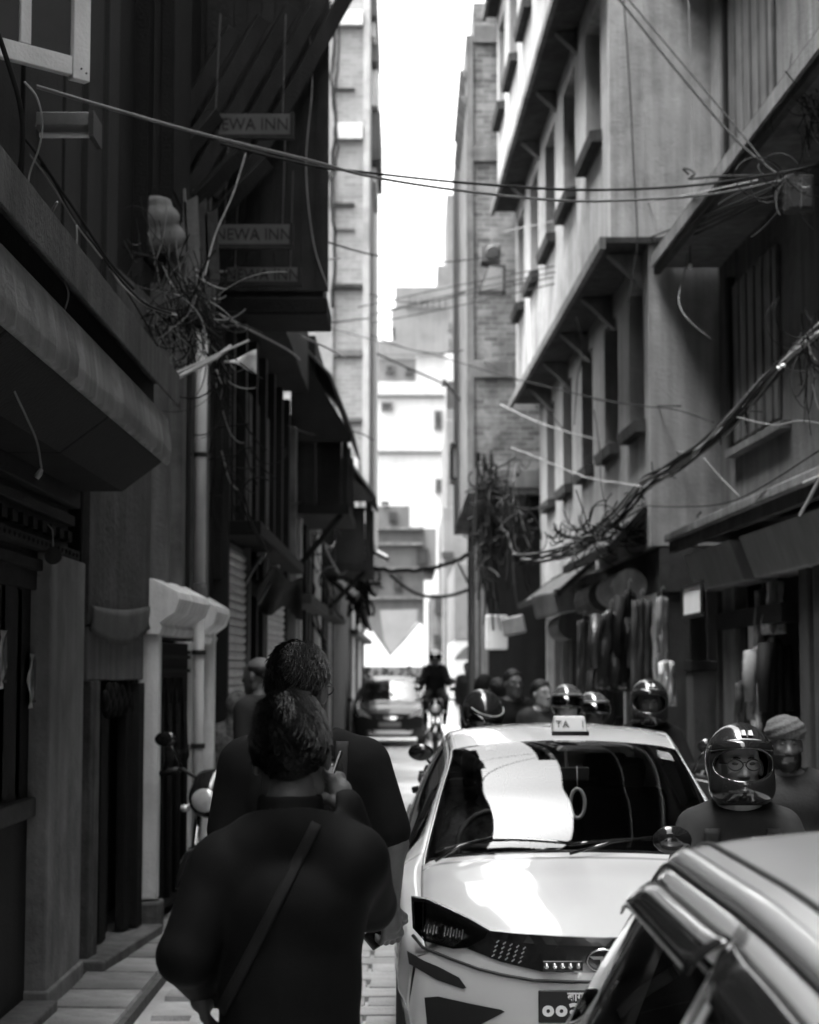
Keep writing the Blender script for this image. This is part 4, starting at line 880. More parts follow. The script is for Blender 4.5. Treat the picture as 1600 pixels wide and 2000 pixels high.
def build_car(nm, label, cat, T, paint, trim, glass, dark, loc, flip, opt):
    S = CarShape(T); t_ = thing(nm, label, cat, (0, 0, 0)); L = S.L; yc, yr, ye = T['cowl'], T['lead'], T['roofend']; yB = T['B']; yD = T['doors']
    bnd = [0, yc - .05, yc, yc + .035, yr - .03, yr, yr + .015, ye - .02, ye, L] + [v for p in T['win'] for v in p] + list(yD) + [yB - .045, yB + .045]
    ys = np.unique(np.round(np.concatenate([np.linspace(0, L, 110), bnd]), 4)); ys = [y for k, y in enumerate(ys) if k == 0 or y - ys[k-1] > .004]
    fw = T.get('frame', .05)
    def rows_at(y):
        pr = S.prof(y); hh = max(pr[4][1] - pr[6][1], .001); jA = 4 + 2 * fw / hh; jB = 6 - 2 * .025 / hh
        if jA > jB: jA = jB = min(max((jA + jB) / 2, 4.3), 5.8)
        return [k * .25 for k in range(17)] + [4 + (jA - 4) * .5] + [jA + (jB - jA) * k / 6 for k in range(7)] + [6 + .25 * k for k in range(21)]
    js = [k * .25 for k in range(0, 45)]
    groups = {}
    for side in (1, -1):
        RJ = [rows_at(y) for y in ys]; G = [[S.pt(y, j, side) for j in rj] for y, rj in zip(ys, RJ)]
        for a in range(len(ys) - 1):
            ym = (ys[a] + ys[a+1]) / 2
            for b in range(len(RJ[0]) - 1):
                jm = (RJ[a][b] + RJ[a][b+1] + RJ[a+1][b] + RJ[a+1][b+1]) / 4; wrow = 18 <= b < 24; sd = '' if side > 0 else '_'
                bump_r = T.get('arch', .33)
                if jm > 6.9 and any((ym - w) ** 2 + (S.pt(ym, jm).z - .29) ** 2 < bump_r ** 2 for w in T['wheels']): continue
                if yc < ym < yr and jm < T.get('jw', 3.75): k = 'windshield' if (yc + .03 < ym < yr - .02 and jm < T.get('jw', 3.75) - .2) else 'windshield_trim'
                elif ye < ym < T['reargl'] and jm < 3.4: k = 'rear_window'
                elif jm < 4 and ym < yc - .05: k = 'hood'
                elif jm < 4 and ym < yc: k = 'cowl'
                elif jm < 3.25 and yr <= ym <= ye: k = 'roof'
                elif wrow and any(w0 < ym < w1 for w0, w1 in T['win']): k = 'win' + sd + ('0' if ym < yB else '1')
                elif 4.1 < jm < 5.85 and yB - .045 < ym < yB + .045: k = 'bpillar' + sd
                elif 4 < jm < 10 and yD[0] < ym < yD[1] and ym > yc: k = 'door' + sd + '0'
                elif 4 < jm < 10 and yD[1] < ym < yD[2]: k = 'door' + sd + '1'
                elif jm > 4 and jm < 10.5 and ym < yD[0]: k = 'fender' + sd
                else: k = 'body'
                m_ = groups.setdefault(k, MB()); m_.add([G[a][b], G[a][b+1], G[a+1][b+1], G[a+1][b]], [(0, 1, 2, 3)])
    made = {}
    order = sorted(groups, key=lambda k: k.startswith('win') and not k.startswith('windsh'))
    for k in order:
        q = groups[k]; base = k.rstrip('01').rstrip('_')
        if base == 'win': par = made.get(k.replace('win', 'door'), t_); made[k] = q.build('window', glass, par, smooth=True)
        elif base in ('windshield', 'rear_window'): made[k] = q.build(base, glass, t_, smooth=True)
        elif base in ('windshield_trim', 'cowl'): made[k] = q.build('windshield_frame' if base != 'cowl' else 'cowl', dark if base != 'cowl' else opt.get('cowl', paint), t_, smooth=True)
        elif base == 'bpillar': made[k] = q.build('pillar', opt.get('pillar', dark), t_, smooth=True)
        else: made[k] = q.build(base, opt.get('roofm', paint) if base == 'roof' else paint, t_, smooth=True, solid=.004 if base != 'roof' else 0)
    # front fascia
    def fpt(u, v, out=0):
        pr = [S.pt(0, j) for j in js]
        zz = [p.z for p in pr][::-1]; xx = [p.x for p in pr][::-1]
        # top edge z at x
        return None
    P0 = [S.pt(0, j) for j in js]; xs_ = np.array([p.x for p in P0]); zs_ = np.array([p.z for p in P0])
    kmax = int(np.argmax(xs_)); 
    def ztop(x): return float(np.interp(abs(x), xs_[:kmax+1], zs_[:kmax+1]))
    def wx(z): return float(np.interp(z, zs_[kmax:][::-1], xs_[kmax:][::-1]))
    def F(x, z): return S.bow(0) * (abs(x) / T['wmax']) ** 2.4 - .035 * math.sin(math.pi * min(max((z - .17) / (T['zt'][0] - .17), 0), 1))
    q = MB(); rows = []
    for i in range(41):
        u = -1 + i / 20; row = []
        for j in range(21):
            v = j / 20; w_ = T['wm'][0]; x0 = u * w_; z = .17 + (ztop(x0) - .17) * v; x = u * min(w_, wx(z) if z < zs_[kmax] else w_)
            row.append((x, F(x, z) if abs(u) < 1 else S.bow(0) * (abs(x) / T['wmax']) ** 2.4, z))
        rows.append(row)
    q.grid(rows); q.build('front_bumper', opt.get('bumper', paint), t_, smooth=True)
    # rear panel
    q = MB(); PR = [S.pt(L, j) for j in js]; q.add([p for p in PR] + [Vector((-p.x, p.y, p.z)) for p in PR[::-1]], [tuple(range(2 * len(PR)))]); q.build('rear_panel', paint, t_)
    q = MB(); q.box((-T['wmax'] + .16, .35, .16), (T['wmax'] - .16, L - .3, .22)); q.build('underbody', M_black, t_)
    for w in T['wheels']:
        for sd in (1, -1):
            xw = sd * (T['wmax'] - .10); q = MB(); q.lathe([(.20, -.09), (.27, -.09), (.288, -.06), (.288, .06), (.27, .09), (.20, .09)], (xw, w, .288), 'X', 28); ty = q.build('wheel', M_black, t_, smooth=True)
            q = MB(); q.lathe([(.20, .06), (.19, .075), (.06, .055), (.03, .075), (0, .075)], (xw, w, .288), 'X', 24)
            for k in range(5): a = k * 1.2566; q.cbox((xw + sd * .075, w + .12 * math.cos(a), .288 + .12 * math.sin(a)), (.02, .05, .05), (a, 0, 0))
            q.build('rim', M_metal, ty)
            q = MB(); q.lathe([(.33, -.10), (.33, .02)], (xw - sd * .04, w, .29), 'X', 24); q.build('wheel_arch', M_black, t_)
    # seams
    def strip(name, j, y0, y1, r, m, side, out=0, n=24, jend=None, parent=None):
        pts = [S.pt(y0 + (y1 - y0) * i / n, j + ((jend if jend is not None else j) - j) * i / n, side, out) for i in range(n + 1)]
        q = MB(); q.tube(pts, r, 6); return q.build(name, m, parent or t_, smooth=True)
    for sd in (1, -1):
        strip('hood_gap', 4.0, .03, yc, .004, M_black, sd)
        for yv in yD:
            pts = [S.pt(yv, 4.2 + 5.6 * i / 24, sd, .0) for i in range(25)] if yv > yc + .3 else [S.pt(yv, 6.1 + 3.8 * i / 24, sd, .0) for i in range(25)]
            q = MB(); q.tube(pts, .004, 5); q.build('door_gap', M_black, t_)
        strip('window_seal', 5.82, T['win'][0][0] - .05, T['win'][-1][1] + .03, .010, M_black, sd)
    # interior
    zf = T['zt'][0] * 0 + .42
    for x, y in ((-.36, yr + .35), (.36, yr + .35), (0, yr + 1.15)):
        w_ = .46 if x else 1.15
        q = MB(); q.cbox((x, y - .05, .52), (w_, .48, .16)); q.cbox((x, y + .24, .86), (w_, .13, .62), (R(-12), 0, 0)); so = q.build('seat', mat('seat_cloth', .05, .9), t_, bevel=.05)
        for hx in ((0,) if x else (-.35, .35)):
            q = MB(); q.cbox((x + hx, y + .31, 1.24), (.25, .09, .16)); q.build('headrest', mat('seat_cloth', .05), so, bevel=.04)
    q = MB(); q.box((-T['wmax'] + .2, yc + .12, .75), (T['wmax'] - .2, yc + .5, T['zb'][3] - .03)); d_ = q.build('dashboard', mat('dash_plastic', .035, .6), t_, bevel=.04)
    sx = opt.get('wheel_side', 1) * .36; q = MB(); c = Vector((sx, yc + .62, .93)); pts = []
    for k in range(25): a = k * 2 * math.pi / 24; pts.append(c + Vector((.18 * math.cos(a), .06 * math.sin(a), .17 * math.sin(a))))
    q.tube(pts, .016, 8, caps=False); q.bar(c - Vector((.17, 0, 0)), c + Vector((.17, 0, 0)), .05, .03); q.build('steering_wheel', M_black, t_, smooth=True)
    q = MB(); q.box((-T['wmax'] + .12, yc + .1, .22), (T['wmax'] - .12, L - .3, .40)); q.build('cabin_floor', M_black, t_)
    q = MB(); c = Vector((0, yr - .10, S.par('zt', yr) - .16)); q.cbox(c, (.22, .035, .065)); q.tube([c, c + Vector((0, .06, .12))], .01); q.build('rear_view_mirror', M_black, t_, bevel=.015)
    # wing mirrors
    for sd in (1, -1):
        p = S.pt(yc + opt.get('mir', .22), 6, sd); q = MB(); p = p + Vector((0, 0, opt.get('mz', 0))); q.ell((p.x + sd * .10, p.y - .0, p.z + .07), (.085, .055, .07), 16, 10); mo = q.build('wing_mirror', opt.get('mirror', M_black), t_, smooth=True)
        q = MB(); q.ell((p.x + sd * .10, p.y + .035, p.z + .07), (.072, .025, .056), 14, 8); q.build('mirror_glass', M_chrome, mo, smooth=True)
        q = MB(); q.bar((p.x - sd * .02, p.y, p.z + .02), (p.x + sd * .10, p.y, p.z + .045), .05, .03); q.build('stem', M_black, mo)
    # patch on the front surface from (x, z) polygon
    def patch(name, poly, m, out, th, parent=None, mirror=False, smooth=True):
        res = None
        for sgn in ((1, -1) if mirror else (1,)):
            b = bmesh.new(); vs = [b.verts.new((sgn * x, 0, z)) for x, z in poly]; b.faces.new(vs)
            bmesh.ops.triangulate(b, faces=b.faces[:]); bmesh.ops.subdivide_edges(b, edges=b.edges[:], cuts=3, use_grid_fill=True)
            for v in b.verts: v.co.y = F(v.co.x, v.co.z) - out
            geo = bmesh.ops.extrude_face_region(b, geom=b.faces[:])
            for v in [g_ for g_ in geo['geom'] if isinstance(g_, bmesh.types.BMVert)]: v.co.y += th
            bmesh.ops.recalc_face_normals(b, faces=b.faces[:])
            me = bpy.data.meshes.new(name); b.to_mesh(me); b.free(); o = link(name, me, m, (parent[0 if sgn > 0 else 1] if isinstance(parent, (list, tuple)) else parent) or t_); res = (res or []) + [o]
        return res
    t_['_h'] = 0; del t_['_h']
    return t_, S, F, patch, strip, made
def car_paint(name, c, rough=.25, metal=0.0):
    m = mat(name, c, rough, .02, 2, 0, coat=1.0, metal=metal); return m
M_cglass = glass_mat('car_glass', .7, 1.0, .02); M_cglass_d = glass_mat('car_glass_dark', .25)
P_white = car_paint('white_car_paint', .50); P_silver = car_paint('silver_car_paint', .60, .3, .25); P_dark = mat('dark_car_paint', .02, .2, .02, 2, 0, coat=.2, spec=.3)
M_gloss = mat('gloss_black', .012, .12, .1, 5, 0, coat=.5)

# white taxi facing the camera
TX = dict(y=[0, .25, .6, .95, 1.35, 1.80, 2.3, 2.9, 3.35, 3.62, 3.8],
          zt=[.70, .795, .885, .965, 1.22, 1.435, 1.505, 1.49, 1.42, 1.12, .98], c=[.045, .05, .055, .05, .05, .05, .055, .055, .05, .04, .04],
          wt=[.70, .72, .72, .715, .645, .575, .585, .575, .55, .60, .62], zb=[.62, .70, .79, .875, .91, .94, .96, .98, 1.0, .96, .88],
          wb=[.74, .785, .80, .805, .805, .80, .80, .79, .77, .74, .72], wm=[.78, .825, .84, .84, .84, .84, .84, .835, .82, .79, .76],
          wmax=.84, cowl=.95, lead=1.80, roofend=3.30, reargl=3.6, B=2.35, doors=(1.05, 2.35, 3.25), win=((1.2, 2.30), (2.40, 3.15)), wheels=(.66, 3.1), bow=.27)
YF = 7.45; CXT = at(1180, 1850, YF).x
taxi, S, Ff, patch, strip, made = build_car('taxi', 'white taxi hatchback with a TAXI roof sign facing down the lane', 'car', TX, P_white, M_gloss, M_cglass, M_gloss, None, False, dict(mirror=M_gloss, wheel_side=-1, mir=.42))
def fx(px, py):
    x, z = 0, .6
    for _ in range(6):
        p = at(px, py, YF + Ff(x, z)); x, z = p.x - CXT, p.z
    return (abs(x), z)
pl = lambda pts: [fx(*p) for p in pts]
M_lens = glass_mat('lamp_lens', .85)
M_refl = mat('lamp_reflector', .5, .2, .5, 45, .6, 60, metal=1)
hl = patch('headlight', pl([(803, 1752), (832, 1755), (879, 1776), (922, 1797), (957, 1817), (948, 1836), (912, 1851), (885, 1853), (829, 1838), (806, 1812)]), M_gloss, .006, .05, mirror=True)
rf = patch('reflector', pl([(823, 1790), (862, 1803), (905, 1818), (914, 1828), (885, 1848), (833, 1832)]), M_refl, .010, .004, parent=hl, mirror=True)
patch('lens', pl([(806, 1760), (832, 1763), (879, 1784), (920, 1804), (950, 1820), (943, 1833), (912, 1848), (885, 1851), (831, 1836), (809, 1812)]), M_lens, .018, .003, parent=hl, mirror=True)
nbv = bpy.data.meshes.new('reflector_rib'); q = MB(); q.cbox((0, 0, 0), (.004, .006, .05)); nbv.from_pydata(q.v, [], q.f); nbv.materials.append(M_chrome)
for k in range(14):
    px = 830 + k * 5.6; x, z = fx(px, 1812 + .16 * (px - 830)); 
    for s_, o in ((1, hl[0]), (-1, hl[1])):
        if 4 < k < 7: continue
        piece('reflector_rib', nbv, o, (s_ * x, Ff(x, z) - .014, z), (0, R(8), 0), (1, 1, .8 if k % 2 else .55))
half = pl([(1180, 1832), (1100, 1829), (1010, 1823), (957, 1817), (948, 1836), (912, 1852), (979, 1878), (1057, 1897), (1180, 1899)])
full = [(0, half[0][1])] + [(-x, z) for x, z in half[1:-1]] + [(0, half[-1][1])] + [(x, z) for x, z in half[1:-1][::-1]]
gr = patch('grille', full, M_gloss, .008, .03)[0]
# pressed diamonds of the grille, led strip, emblem
nd = bpy.data.meshes.new('grille_bead'); q = MB(); q.cbox((0, 0, 0), (.020, .006, .006), (0, R(-35), 0)); nd.from_pydata(q.v, [], q.f); nd.materials.append(M_chrome)
for r_ in range(4):
    for c_ in range(5):
        px = 972 + c_ * 13 + r_ * -3; py = 1838 + r_ * 9 + c_ * 3.2; x, z = fx(px, py)
        for s_ in (1, -1): piece('grille_bead', nd, gr, (s_ * -x, Ff(x, z) - .011, z), (0, 0 if s_ > 0 else R(70), 0), (.7, 1, .8))
x0, z0 = fx(1059, 1875); x1, z1 = fx(1138, 1896)
q = MB(); q.box((-x0, Ff(x0, z0) - .030, z1), (-x1, Ff(x1, z1) - .004, z0)); ls = q.build('lamp_strip', M_gloss, gr, bevel=.004)
nl = bpy.data.meshes.new('led'); q = MB(); q.ell((0, 0, 0), (.011, .006, .012), 10, 6); nl.from_pydata(q.v, [], q.f); nl.materials.append(mat('led_lens', .55, .15, .3, 90, 0, metal=.8))
for k in range(5): piece('led', nl, ls, (-x0 + (x0 - x1) * (k + .5) / 5, Ff(x0, z0) - .032, (z0 + z1) / 2))
q = MB(); ex, ez = fx(1180, 1875); pts = [(.070 * math.cos(a), Ff(.07 * math.cos(a), ez) - .016, ez + .044 * math.sin(a)) for a in [k * 2 * math.pi / 40 for k in range(41)]]
q.tube(pts, .005, 8, caps=False); em = q.build('emblem', M_chrome, gr, smooth=True)
q = MB(); yb_ = Ff(0, ez) - .016
for sg in (1, -1):
    q.prism([(sg * .062, yb_, ez + .016), (sg * .006, yb_, ez + .016), (sg * .006, yb_, ez - .040), (sg * .016, yb_, ez - .038), (sg * .018, yb_, ez + .004), (sg * .045, yb_, ez + .004)], (0, .006, 0))
q.build('emblem_bar', M_chrome, em)
# white strip line, fog slits, lower intake
ln = pl([(806, 1826), (826, 1850), (880, 1872), (935, 1892), (979, 1903), (1041, 1914), (1110, 1917), (1180, 1918)])
q = MB(); pts = [(-x, Ff(x, z) - .004, z) for x, z in ln] + [(x, Ff(x, z) - .004, z) for x, z in ln[:-1][::-1]]; q.tube(pts, .007, 8); q.build('bumper_groove', M_black, taxi, smooth=True)
patch('fog_slit', pl([(795, 1858), (830, 1877), (857, 1888), (897, 1909), (911, 1929), (904, 1931), (854, 1914), (799, 1882)]), M_void, .005, .02, mirror=True)
patch('lower_intake', pl([(829, 1948), (856, 1946), (979, 1972), (986, 1976), (935, 2003), (870, 2025), (834, 2000)]), M_void, .004, .02, mirror=True)
patch('centre_intake', [(-.30, .30), (.30, .30), (.24, .20), (-.24, .20)], M_void, .004, .02)
# number plate
px0, pz0 = fx(1050, 1930); px1, pz1 = fx(1050, 1995); ypl = Ff(0, pz0) - .03
q = MB(); q.box((-px0, ypl, pz1), (px0, ypl + .012, pz0)); np_ = q.build('number_plate', mat('plate_black', .012, .4, .1, 4, 0), taxi, bevel=.006)
text('००२', np_, (-px0 + .012, ypl - .002, (pz0 * .36 + pz1 * .64)), .088, M_white, align='LEFT', name='plate_number', sx=1.08, bold=.0035)
text('बागम', np_, (-px0 + .115, ypl - .002, pz0 - .026), .046, M_white, align='LEFT', name='plate_text', bold=.0012)
# roof sign
c = at(1112, 1433, YF + 1.95); x0 = at(1078, 1433, YF + 1.95).x - CXT; x1 = at(1147, 1433, YF + 1.95).x - CXT; zr = S.par('zt', 1.95); zt_ = at(1112, 1419, YF + 1.97).z
q = MB(); q.hexa([(x0, 1.90, zr - .0), (x1, 1.90, zr - .0), (x1, 2.06, zr), (x0, 2.06, zr), (x0 + .012, 1.945, zr + .085), (x1 - .012, 1.945, zr + .085), (x1 - .012, 2.01, zr + .085), (x0 + .012, 2.01, zr + .085)])
rs = q.build('roof_sign', mat('sign_plastic', .38, .4, .08, 4, 0), taxi, bevel=.008)
q = MB(); q.box((x0 - .004, 1.893, zr - .012), (x1 + .004, 2.065, zr + .010)); q.build('sign_foot', M_gloss, rs)
for txt, xx in (('T', .18), ('A', .38), ('I', .86)): text(txt, rs, (x0 + (x1 - x0) * xx, 1.917, zr + .045), .052, mat('sign_faded_letter', .12, .6, .1, 3, 0), rot=(math.pi / 2 - R(27), 0, 0), name='lettering')
# wipers, sticker, hanging charm
for sd, a, b_ in ((1, -.62, -.02), (1, -.05, .62)):
    q = MB(); pts = [S.pt(TX['cowl'] + .03 + .05 * math.sin(k / 8 * math.pi) + .01 * k / 8, abs(a + (b_ - a) * k / 8) / .70 * 3.4, 1 if a + (b_ - a) * k / 8 > 0 else -1) + Vector((0, -.015, .02)) for k in range(9)]
    q.tube(pts, .008, 6); q.tube([pts[4] + Vector((0, 0, .012)), pts[2] + Vector((0, -.06, .0)), pts[0] + Vector((0, -.09, -.03))], .007, 6); q.build('wiper', M_gloss, taxi, smooth=True)
def shield_patch(name, y0, y1, xa, xb, m, inn):
    q = MB(); q.grid([[(lambda P: Vector((sgn_ * P.x, P.y, P.z)))(S.pt(y, abs(x) / .60 * 3.2, 1, inn)) for x, sgn_ in ((xa + (xb - xa) * k / 6, 1 if xa + (xb - xa) * k / 6 > 0 else -1) for k in range(7))] for y in (y0, (y0 + y1) / 2, y1)]); return q.build(name, m, taxi)
shield_patch('sticker', 1.66, 1.76, .44, .545, M_pale, -.012)
q = MB(); c = Vector((.04, 1.56, 1.14)); pts = [c + Vector((.035 * math.cos(a), 0, .07 * math.sin(a))) for a in [k * 2 * math.pi / 24 for k in range(25)]]; q.tube(pts, .010, 6, caps=False); q.tube([c + Vector((0, 0, .07)), c + Vector((0, .02, .18))], .003); q.build('hanging_ring', M_pale, taxi, smooth=True)
q = MB(); q.ell((-.36, 2.2, 1.16), (.085, .10, .12)); q.ell((-.36, 2.22, .85), (.21, .12, .26))
taxi.location = (CXT, YF, 0)

# silver car heading away, nearest on the right
GC = dict(y=[0, .3, .6, .85, 1.15, 1.45, 1.9, 2.5, 3.1, 3.45, 3.75],
          zt=[.68, .82, .895, .945, 1.20, 1.425, 1.50, 1.50, 1.46, 1.36, .92], c=[.05, .05, .05, .05, .05, .045, .05, .05, .05, .05, .05],
          wt=[.60, .64, .655, .66, .60, .545, .56, .56, .54, .52, .58], zb=[.60, .75, .83, .885, .91, .93, .95, .97, 1.0, 1.0, .83],
          wb=[.68, .75, .785, .80, .80, .80, .80, .79, .76, .72, .68], wm=[.74, .80, .82, .825, .825, .825, .825, .82, .80, .77, .72],
          wmax=.825, cowl=.85, lead=1.45, roofend=3.2, reargl=3.65, B=2.62, doors=(.98, 2.62, 3.3), win=((1.10, 2.57), (2.67, 3.2)), wheels=(.62, 3.1), bow=.24, jw=2.6, frame=.085)
grey, S2, F2, patch2, strip2, made2 = build_car('hatchback', 'silver hatchback with dark rain visors, nearest the viewer beside the white taxi', 'car', GC, P_silver, M_gloss, M_cglass_d, M_gloss, None, True, dict(pillar=P_silver, mirror=P_silver, mir=-.06, mz=-.13))
for sd in (1, -1):
    strip2('roof_ditch', 2.75, 1.50, 3.2, .006, M_black, sd)
    strip2('door_top_gap', 4.02, 1.22, 3.2, .006, M_black, sd, .001)
    for a, b_ in ((1.48, 2.605), (2.635, 3.22)):
        rows = []
        for i in range(25):
            y = a + (b_ - a) * i / 24; e = min(1, i / 3 + .35)
            pr = S2.prof(y); hh = max(pr[4][1] - pr[6][1], .2); rows.append([S2.pt(y, 4 + 2 * (.045 + .062 * k / 5 * e) / hh, sd, .005 + (.012 + .018 * min(1, i / 6)) * math.sin(k / 5 * 1.6)) for k in range(6)])
        q = MB(); q.grid(rows); q.build('rain_visor', M_gloss, grey, smooth=True, solid=.004)
for sx_ in (1, -1):
    q = MB(); q.add([(sx_ * .40, .10, .60), (sx_ * .64, .24, .62), (sx_ * .62, .26, .74), (sx_ * .45, .13, .70)], [(0, 1, 2, 3)]); q.build('headlight', M_lens, grey, solid=.02)
    q = MB(); q.box((sx_ * .55 - .08, 3.70, .70), (sx_ * .55 + .08, 3.76, 1.0)); q.build('tail_light', M_dmetal, grey, bevel=.02)
YG = 3.8 + 1.45; tpx = at(1318, 1645, 3.8).x; GX = tpx + .50
grey.rotation_euler = (0, 0, math.pi); grey.location = (GX, YG, 0)

# dark car far down the lane, headlights towards the camera
FC = dict(GC); FC['jw'] = 3.7
for k in ('wt', 'wb', 'wm'): FC[k] = [v * 1.02 for v in GC[k]]
FC['wmax'] = .825 * 1.02
far_y = 41.0; fc_x = at(762, 1400, far_y).x
fcar, S3, F3, patch3, strip3, made3 = build_car('hatchback', 'dark hatchback driving up the lane far away', 'car', FC, P_dark, M_gloss, M_cglass, M_gloss, None, False, dict())
M_lamp = mat('pale_lamp', .6, .2, .2, 20, 0, metal=.3)
patch3('headlight', [(.38, .58), (.66, .66), (.70, .78), (.60, .76)], M_lamp, .01, .03, mirror=True)
patch3('grille', [(-.30, .62), (.30, .62), (.25, .56), (-.25, .56)], M_chrome, .008, .02)
patch3('number_plate', [(-.24, .50), (.24, .50), (.24, .40), (-.24, .40)], M_metal, .01, .02)
patch3('lower_intake', [(-.52, .33), (.52, .33), (.45, .24), (-.45, .24)], M_chrome, .006, .02)
fcar.location = (fc_x, far_y - 1, gz(far_y))

# ---------------------------------------------------------------- motorcycles: local frame faces +y, rider above the origin
def motorcycle(label, loc, yaw, paint, scooter=False, group='motorcycles in the lane'):
    t_ = thing('motorcycle', label, 'motorcycle', (0, 0, 0), group)
    for y in (.70, -.52):
        q = MB(); q.lathe([(.22, -.045), (.27, -.05), (.295, -.02), (.30, 0), (.295, .02), (.27, .05), (.22, .045)], (0, y, .30), 'X', 26); w = q.build('wheel', M_black, t_, smooth=True)
        q = MB(); q.lathe([(.225, -.03), (.20, -.02), (.20, .02), (.225, .03)], (0, y, .30), 'X', 26); q.lathe([(.0, -.05), (.05, -.05), (.05, .05), (0, .05)], (0, y, .30), 'X', 12)
        for k in range(6): a = k * 1.047; q.bar((0, y + .04 * math.cos(a), .30 + .04 * math.sin(a)), (0, y + .21 * math.cos(a), .30 + .21 * math.sin(a)), .022)
        q.build('rim', M_dmetal, w)
    for sx in (-1, 1):
        q = MB(); q.tube([(sx * .085, .70, .30), (sx * .085, .52, .72), (sx * .085, .44, .98)], [.028, .026, .022], 8); q.build('fork', M_chrome, t_, smooth=True)
    q = MB(); q.grid([[(.075 * math.cos(b_), .70 + (.335 + .01 * math.sin(b_)) * math.cos(a), .30 + (.325 + .03 * math.sin(b_)) * math.sin(a)) for b_ in [math.pi * k / 6 for k in range(7)]] for a in [R(20 + 15 * k) for k in range(10)]]); q.build('mudguard', paint, t_, smooth=True, solid=.006)
    q = MB(); q.tube([(0, .44, .88), (0, .15, .55), (0, -.2, .42), (0, -.52, .32)], .03, 8); q.tube([(0, .42, .82), (0, .0, .74), (0, -.45, .78)], .028, 8); q.build('chassis', M_dmetal, t_)
    q = MB(); q.cbox((0, .10, .42), (.26, .34, .26)); q.lathe([(0, -.17), (.10, -.17), (.10, .17), (0, .17)], (0, .02, .38), 'X', 14); q.build('engine', M_metal, t_, bevel=.03)
    v, f = nets(lambda P: sdf(P, [('e', (0, .20, .86), (.13, .25, .12)), ('e', (0, .05, .82), (.09, .2, .09))], .05), (-.2, -.2, .68), (.2, .5, 1.03), .02)
    link('fuel_tank', mesh_np('fuel_tank', [(v, f)]), paint, t_)
    v, f = nets(lambda P: sdf(P, [('c', (0, .02, .78), (0, -.5, .83), .07, .06, (1.7, 1, .8))], .05), (-.2, -.7, .65), (.2, .2, .95), .02)
    link('seat', mesh_np('seat', [(v, f)]), M_black, t_)
    v, f = nets(lambda P: sdf(P, [('e', (0, .56, .93), (.13, .11, .13)), ('e', (0, .50, 1.02), (.12, .08, .09))], .05), (-.2, .35, .7), (.2, .75, 1.2), .02)
    fa = link('fairing', mesh_np('fairing', [(v, f)]), paint, t_)
    q = MB(); q.ell((0, .655, .92), (.085, .03, .075), 16, 10); q.build('headlight', M_lamp, fa, smooth=True)
    q = MB(); pts = [(-.36, .36, 1.07), (-.22, .40, 1.10), (-.08, .45, 1.03), (.08, .45, 1.03), (.22, .40, 1.10), (.36, .36, 1.07)]; q.tube(pts, .013, 8); hb_ = q.build('handlebar', M_dmetal, t_, smooth=True)
    for sx in (-1, 1):
        q = MB(); q.tube([(sx * .25, .395, 1.095), (sx * .38, .355, 1.065)], .021, 10); q.build('grip', M_black, hb_, smooth=True)
        q = MB(); q.tube([(sx * .22, .46, 1.085), (sx * .36, .43, 1.055)], .007, 6); q.build('lever', M_chrome, hb_)
        q = MB(); q.tube([(sx * .22, .40, 1.10), (sx * .27, .43, 1.22), (sx * .31, .42, 1.27)], .008, 6); q.ell((sx * .33, .42, 1.29), (.075, .022, .05), 14, 8); mo = q.build('mirror', M_gloss, hb_, smooth=True)
        q = MB(); q.ell((sx * .33, .408, 1.29), (.064, .014, .04), 12, 6); q.build('mirror_glass', M_chrome, mo, smooth=True)
        q = MB(); q.ell((sx * .17, .50, .86), (.035, .04, .025), 10, 6); q.build('indicator', M_lamp, t_, smooth=True)
    q = MB(); q.tube([(.12, .1, .30), (.14, -.2, .28), (.16, -.55, .40)], [.03, .045, .05], 10); q.build('exhaust', M_chrome, t_, smooth=True)
    q = MB(); q.box((-.06, -.66, .72), (.06, -.60, .80)); q.build('tail_light', M_dmetal, t_, bevel=.01)
    t_.location = loc; t_.rotation_euler = (0, 0, yaw); return t_
# ---------------------------------------------------------------- people: local frame faces +y, right hand at +x, built for 1.70 m and scaled
JD = dict(pel=(0, 0, .93), che=(0, .005, 1.22), nek=(0, -.015, 1.40), hed=(0, .015, 1.565),
          shR=(.172, -.015, 1.345), shL=(-.172, -.015, 1.345), elR=(.215, -.03, 1.10), elL=(-.215, -.03, 1.10), wrR=(.225, .05, .86), wrL=(-.225, .05, .86),
          hiR=(.09, 0, .90), hiL=(-.09, 0, .90), knR=(.10, .02, .49), knL=(-.10, .02, .49), anR=(.10, -.02, .09), anL=(-.10, -.02, .09))
RIDE = dict(pel=(0, -.12, .90), che=(0, -.06, 1.19), nek=(0, .0, 1.37), hed=(0, .05, 1.53), shR=(.165, -.01, 1.295), shL=(-.165, -.01, 1.295), elR=(.255, .12, 1.06), elL=(-.255, .12, 1.06), wrR=(.34, .34, 1.09), wrL=(-.34, .34, 1.09),
            hiR=(.10, -.08, .88), hiL=(-.10, -.08, .88), knR=(.20, .30, .76), knL=(-.20, .30, .76), anR=(.18, .12, .34), anL=(-.18, .12, .34))
WALK = dict(knR=(.10, .10, .50), anR=(.10, .16, .10), knL=(-.10, -.02, .49), anL=(-.10, -.22, .14))
V3 = lambda p: np.array(p, float)
